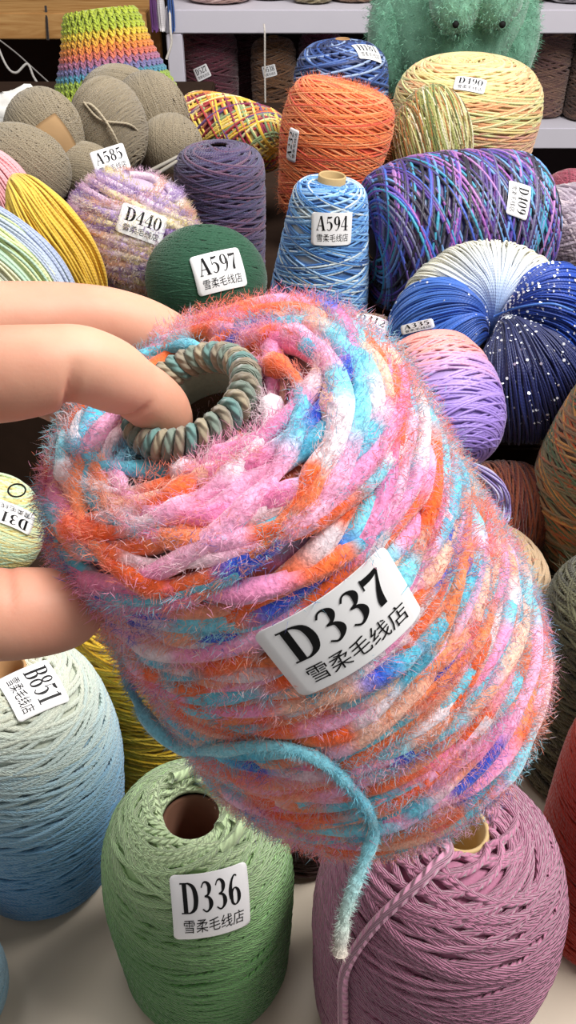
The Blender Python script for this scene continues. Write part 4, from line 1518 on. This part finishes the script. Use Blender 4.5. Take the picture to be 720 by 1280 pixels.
for px, c, lb in ((189, '6a3c7a', 'small purple tassel hanging at the shelf end above the rainbow hat'), (199, 'e4dfe2', 'small white tassel hanging beside the purple one at the shelf end'), (211, '3a5c9c', 'small blue tassel hanging rightmost at the shelf end')):
    top = P(px, -22, 1.9)
    rt = thing('tassel', lb, 'tassel', loc(top), 'tassels at the shelf end')
    rg = np.random.default_rng(px)
    mb = MB()
    for k in range(40):
        a = rg.uniform(0, 6.28)
        q = rg.uniform(.2, 1)
        tube(mb, cr([(0, 0, 0), (.005 * q * math.cos(a), .005 * q * math.sin(a), -.02), (.008 * q * math.cos(a), .008 * q * math.sin(a), -.05), (.007 * q * math.cos(a), .007 * q * math.sin(a), -.085 - .01 * rg.random())], 14), .0014, np.array(srgb(c)) * rg.uniform(.8, 1.15), 5)
    mb.build('strands', Y_FINE, rt)
    kb = MB()
    revolve(kb, [(.001, .004), (.005, .001), (.0062, -.006), (.005, -.014), (.0035, -.018)], 14, srgb(c))
    kb.build('knot', Y_FINE, rt)

# plastic bag edge behind the taupe balls
mb = MB()
cB = P(18, 146, 1.13)
rg = np.random.default_rng(5)
th = np.linspace(.05, math.pi - .05, 22)
a = np.arange(40) / 40 * 2 * np.pi
u = np.stack([np.outer(np.sin(th), np.cos(a)), np.outer(np.sin(th), np.sin(a)), np.repeat(np.cos(th)[:, None], 40, 1)], -1).reshape(-1, 3)
k = 1 + .08 * np.sin(u[:, 0] * 9 + 2 * u[:, 1]) * np.cos(u[:, 2] * 8 + u[:, 0] * 5) + .03 * rg.standard_normal(len(u))
v = u * np.array((.06, .03, .03)) * k[:, None]
Rz = np.array(Matrix.Rotation(-.35, 3, 'Y'))
v = v @ Rz.T
i = np.arange(21)[:, None]
j = np.arange(40)[None]
mb.add(v, np.stack(np.broadcast_arrays(i * 40 + j, (i + 1) * 40 + j, (i + 1) * 40 + (j + 1) % 40, i * 40 + (j + 1) % 40), -1).reshape(-1, 4))
o = mb.build('plastic_bag', M_PLASTIC)
o.location = cB
tag(o, 'crumpled white plastic bag behind the taupe balls at the left edge', 'bag')

# knitting needles lying behind the fluffy ball
for (p0, p1, lb) in ((P(181, 217, 1.0), P(226, 194, 1.03), 'pale knitting needle, the upper one, behind the fluffy pastel ball'), (P(190, 221, .99), P(224, 200, 1.02), 'pale knitting needle, the lower one, behind the fluffy pastel ball')):
    mb = MB()
    q = np.array([list(p0 - p0), list((p1 - p0) * .9), list(p1 - p0)])
    tube(mb, q, [.0021, .002, .0005], (.5, .5, .5), 10)
    kb = q[0]
    o = mb.build('knitting_needle', M_STEEL)
    o.location = p0
    tag(o, lb, 'knitting needle', 'knitting needles')

# ------------------------------------------------------------------ the held cone
T = P(236.2, 496.7, .25)
axd = (RT * -.523 * math.cos(.77) + UP * .852 * math.cos(.77) - FW * math.sin(.77)).normalized()
HH = .1815
B = T - axd * HH
HR = .0027
pr = [(.0235, HH - .016), (.0245, HH - .009), (.03, HH - .006), (.0435, HH - .0085), (.0515, HH - .016), (.0555, HH - .036), (.0615, HH * .5), (.0675, HH * .25), (.066, HH * .1), (.059, .007), (.034, .002)]
PALH = pal(['f0acd0', 'ee94c2', 'ee6c34', 'f08a58', '54bcda', '7ed2e6', 'e4d6de', 'eeb4d0', '2f56d0', 'f0a080', '68c6de', 'e8ccd6', 'ea88ba', 'f0bea8', 'ee6428'],
           [1.0, .9, 1.7, 1.4, 1.3, 1.2, .8, .8, .5, .9, 1.1, .6, .7, .8, 1.2])
held_cols = {}


def heldcol(s, t, p, rng):
    c = seg_colors(s, PALH, .006, .036, rng, .3)
    held_cols['c'] = c
    return c


held, MHELD, hp = cone('yarn_cone', 'fluffy pink, orange and turquoise cone held up by the hand in front', 'yarn cone', B, T, pr, HR, 3.3, 9.9, heldcol, 'e6a0a8', Y_FUZZ, 77, seg=90, sides=7, wob=1.9, lift=1.3, rad_noise=.3, nstep=3, tlo=.03, cover=2.6, raise_=False)
fz = MB()
rg = np.random.default_rng(770)
fr = sticker(held, BV[held.name], (316, 802), (480, 686), (378, 880), 'D337', lift=.0022, pct=100)
O_, u_, v_, n_, W_, H_ = [np.array(x) for x in fr]
relh = (hp[0] @ np.array(MHELD.to_3x3()).T + np.array(MHELD.translation)) - O_
keep = ~((np.abs(relh @ u_) < W_ * .51) & (np.abs(relh @ v_) < H_ * .52) & (np.abs(relh @ n_) < .03))
kp_, kn_, kc_ = hp[0][keep], hp[1][keep], held_cols['c'][keep]
kc_ = kc_ * .76 + np.array(srgb('f0e6e6')) * .24
kt_ = norm(np.gradient(kp_, axis=0))
sg = np.where(rg.random(len(kp_)) < .5, -1, 1)[:, None]
fuzz(fz, kp_ + kn_ * HR * 1.0, norm(kn_ * .5 + kt_ * sg * .45), kc_, 240000, .0013, .0036, .0001, rg, .55, soft=2.2)
fuzz(fz, kp_ + kn_ * HR * .6, kn_, kc_, 40000, .002, .005, .00004, rg, .9, soft=1.8)
fz.build('fluffy_pile', Y_FIB, held)['kind'] = 'stuff'
# rope ridged mouth of its inner tube
mb = MB()
ns = 150
an = np.arange(ns) / ns * 2 * np.pi
rim = MB()
tr = .0032
for k in range(34):
    a0 = k / 34 * 2 * np.pi
    ph = np.linspace(0, 2 * np.pi, 14)[:-1]
    aa = a0 + .10 * np.sin(ph)
    rr = .0172 + tr * np.cos(ph)
    zz = HH - .001 + tr * np.sin(ph)
    c = srgb(('6f7d72', '857b6a', '5f827e', '938872')[k % 4])
    tube(rim, np.stack([rr * np.cos(aa), rr * np.sin(aa), zz], 1), .0016, c, 7, closed=True)
ri = MB()
revolve(rim, [(.0165 - .0028, HH - .012), (.0165 - .0028, HH), (.0165, HH + .0024), (.0165 + .0028, HH)], 60, srgb('6f7d72'), capb=False)
rim.build('tube_rim', Y_WOOL, held)
tb = MB()
revolve(tb, [(.0142, HH - .004), (.014, .004), (.0005, .0035), (.0005, .002), (.017, .002), (.017, HH - .004)], 48, (.5, .5, .5), capb=False)  # foot of the tube closed by an added cap that keeps light out
tb.build('cardboard_tube', M_CARD_SHADE, held)

# loose turquoise end
mb = MB()
pts = []
for px, py, dd in [(168, 775, .296), (154, 800, .300), (160, 850, .305), (185, 900, .305), (225, 934, 0), (275, 938, 0), (335, 932, 0), (390, 945, 0), (430, 975, 0), (458, 1010, 0), (467, 1040, 0), (452, 1085, 1), (436, 1125, 1), (428, 1160, 1), (425, 1192, 1)]:
    dlast = dd if 'dlast' not in globals() else dlast
    if dd == 1:
        dd = dlast + .002
    if dd == 0:
        rd = (P(px, py, 1) - EYE).normalized()
        h, n, _, _ = BV[held.name].ray_cast(EYE, rd)
        dd = ((h - EYE).dot(FW) - .004) if h is not None else dlast
    dlast = dd
    pts.append(P(px, py, dd))
Mi = MHELD.inverted()
c = cr([list(Mi @ p) for p in pts], 260)
ss = arclen(c)
cst = np.array([srgb(x) for x in ('5a6a80', '6f9fb4', '7cc4d8', '86d0e0', '6cc0d8', '8ad0de', 'b4d2cc', 'c4b8ac')])
xs = np.array([0, .1, .22, .5, .7, .82, .92, 1.0]) * ss[-1]
cc = np.stack([np.interp(ss, xs, cst[:, k]) for k in range(3)], 1)
tube(mb, c, .0021 * (1 + .2 * smooth_noise(260, 6, rg)), cc, 8)
fuzz(mb, c, norm(rg.standard_normal((260, 3))), cc, 14000, .0018, .0042, .0001, rg, 1.2)
mb.build('loose_strand', Y_FUZZ, held)['label'] = 'loose turquoise strand end'

# ------------------------------------------------------------------ hand
def hand():
    import bmesh
    chains = [
        # index finger hooked into the mouth
        [(-330, 520, .225, .0165), (-170, 478, .222, .0145), (-60, 470, .22, .0127), (0, 468, .2205, .0122), (50, 462, .222, .0114), (90, 454, .2245, .0100), (112, 458, .227, .0099), (140, 470, .2325, .0098), (165, 484, .239, .0086), (185, 497, .2445, .0086), (202, 514, .251, .0085), (209, 536, .259, .0076), (212, 552, .266, .0055)],
        # middle finger over the far rim
        [(-330, 480, .25, .017), (-170, 440, .252, .0148), (-60, 412, .258, .0132), (40, 404, .267, .0125), (95, 402, .275, .0118), (140, 406, .282, .0116), (185, 417, .289, .0108), (225, 438, .297, .01), (250, 462, .304, .0088), (262, 482, .31, .0065)],
        # ring finger behind the index finger
        [(-330, 520, .27, .0165), (-170, 480, .282, .0138), (-60, 468, .293, .0122), (20, 472, .303, .0113), (55, 484, .31, .0106), (85, 504, .317, .0092), (100, 522, .322, .007)],
        # little finger
        [(-330, 580, .285, .0155), (-200, 545, .297, .0125), (-130, 530, .305, .0105), (-75, 530, .312, .0096), (-40, 540, .318, .0082), (-28, 548, .322, .006)],
        # thumb
        [(-420, 690, .222, .0185), (-290, 735, .228, .0165), (-150, 760, .236, .0142), (-50, 768, .243, .0131), (20, 767, .248, .0131), (60, 764, .252, .0126), (85, 762, .255, .0115), (100, 760, .258, .0095), (108, 758, .26, .007)],
        # palm and back of the hand
        [(-170, 470, .228, .016), (-300, 560, .232, .021), (-450, 640, .228, .022)],
        [(-175, 470, .252, .016), (-310, 560, .25, .021), (-450, 640, .234, .022)],
        [(-175, 525, .278, .0155), (-310, 590, .264, .021), (-460, 660, .238, .022)],
        [(-190, 590, .29, .014), (-320, 640, .268, .02), (-460, 670, .24, .022)],
        [(-170, 480, .23, .013), (-270, 620, .232, .016), (-290, 735, .23, .0165), (-420, 690, .224, .019)],
        # wrist and forearm
        [(-420, 640, .232, .024), (-560, 700, .22, .025), (-760, 790, .2, .028), (-1150, 960, .165, .034), (-2100, 1350, .12, .04)],
    ]
    mb = MB()
    for ch in chains:
        a = np.array([list(P(x, y, d)) + [r] for x, y, d, r in ch])
        n = max(30, len(a) * 9)
        c = cr(a, n)
        # rounded ends
        p, r = c[:, :3], np.maximum(c[:, 3], .002)
        for e in (0, -1):
            sgn = 1 if e == 0 else -1
            t = p[e] - p[e + sgn]
            t = t / np.linalg.norm(t)
            k = np.array([.35, .65, .85, .97])
            ext = np.array([p[e] + t * r[e] * x for x in k])
            er = np.array([r[e] * math.sqrt(1 - x * x) for x in k])
            if e == 0:
                p, r = np.vstack([ext[::-1], p]), np.concatenate([er[::-1], r])
            else:
                p, r = np.vstack([p, ext]), np.concatenate([r, er])
        tube(mb, p, r, (1, 1, 1), 24)
    tmp = mb.build('tmp', M_SKIN)
    m = tmp.modifiers.new('r', 'REMESH')
    m.mode = 'VOXEL'
    m.voxel_size = .0013
    s = tmp.modifiers.new('s', 'SMOOTH')
    s.iterations = 14
    s.factor = .5
    dg = bpy.context.evaluated_depsgraph_get()
    me = bpy.data.meshes.new_from_object(tmp.evaluated_get(dg))
    bpy.data.objects.remove(tmp)
    n = len(me.vertices)
    v = np.empty(n * 3, np.float32)
    me.vertices.foreach_get('co', v)
    v = v.reshape(-1, 3).astype(float)
    nr = np.empty(n * 3, np.float32)
    me.vertices.foreach_get('normal', nr)
    nr = nr.reshape(-1, 3)
    col = np.ones((n, 3))

    # joint creases: a plane across the finger, deeper on the palm side
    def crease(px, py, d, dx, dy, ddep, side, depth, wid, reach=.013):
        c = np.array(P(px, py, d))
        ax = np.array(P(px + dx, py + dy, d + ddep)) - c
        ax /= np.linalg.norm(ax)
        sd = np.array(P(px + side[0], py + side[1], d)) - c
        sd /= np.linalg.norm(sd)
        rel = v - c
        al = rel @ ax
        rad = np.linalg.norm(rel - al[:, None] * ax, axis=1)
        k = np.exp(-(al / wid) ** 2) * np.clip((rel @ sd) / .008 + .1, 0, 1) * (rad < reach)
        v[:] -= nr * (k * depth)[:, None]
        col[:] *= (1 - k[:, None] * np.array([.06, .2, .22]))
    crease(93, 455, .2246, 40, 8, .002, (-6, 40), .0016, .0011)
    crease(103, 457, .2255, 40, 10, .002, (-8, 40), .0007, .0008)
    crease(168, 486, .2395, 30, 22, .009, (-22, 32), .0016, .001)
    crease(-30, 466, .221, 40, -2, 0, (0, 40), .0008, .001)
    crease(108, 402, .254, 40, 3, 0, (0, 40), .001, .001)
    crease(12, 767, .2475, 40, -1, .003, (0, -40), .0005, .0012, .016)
    # warmer finger ends
    for px, py, d, rr in ((216, 530, .237, .016), (100, 760, .257, .02), (245, 455, .277, .015), (60, 600, .304, .014)):
        k = np.exp(-(np.linalg.norm(v - np.array(P(px, py, d)), axis=1) / rr) ** 2)[:, None]
        col *= 1 - k * np.array([.0, .07, .06])
    bv = BV[held.name]
    inside = 0
    for q_ in v[::7]:
        l_, n_, _, d_ = bv.find_nearest(Vector(q_))
        if (Vector(q_) - l_).dot(n_) < 0 and d_ > .004:
            inside += 1
    o0 = P(-420, 660, .235)
    me.vertices.foreach_set('co', (v - np.array(o0)).astype(np.float32).ravel())
    for a in list(me.color_attributes):
        me.color_attributes.remove(a)
    at = me.color_attributes.new('Col', 'FLOAT_COLOR', 'POINT')
    at.data.foreach_set('color', np.concatenate([col, np.ones((n, 1))], 1).astype(np.float32).ravel())
    me.polygons.foreach_set('use_smooth', np.ones(len(me.polygons), bool))
    me.name = 'hand'
    me.materials.clear()
    me.materials.append(M_SKIN)
    me.update()
    o = bpy.data.objects.new('person', me)
    C.objects.link(o)
    o.location = o0
    tag(o, 'bare hand reaching in from the left, finger hooked in the fluffy cone, thumb below', 'person')
    return o


hand()

# ------------------------------------------------------------------ stickers
for s_ in SK:
    root, tl, tr, bl, code = s_[:5]
    kw = s_[5] if len(s_) > 5 else {}
    try:
        sticker(root, BV.get(root.name), tl, tr, bl, code, **kw)
    except Exception as e:
        print('STICKER FAIL', root.name, code, repr(e))
        raise
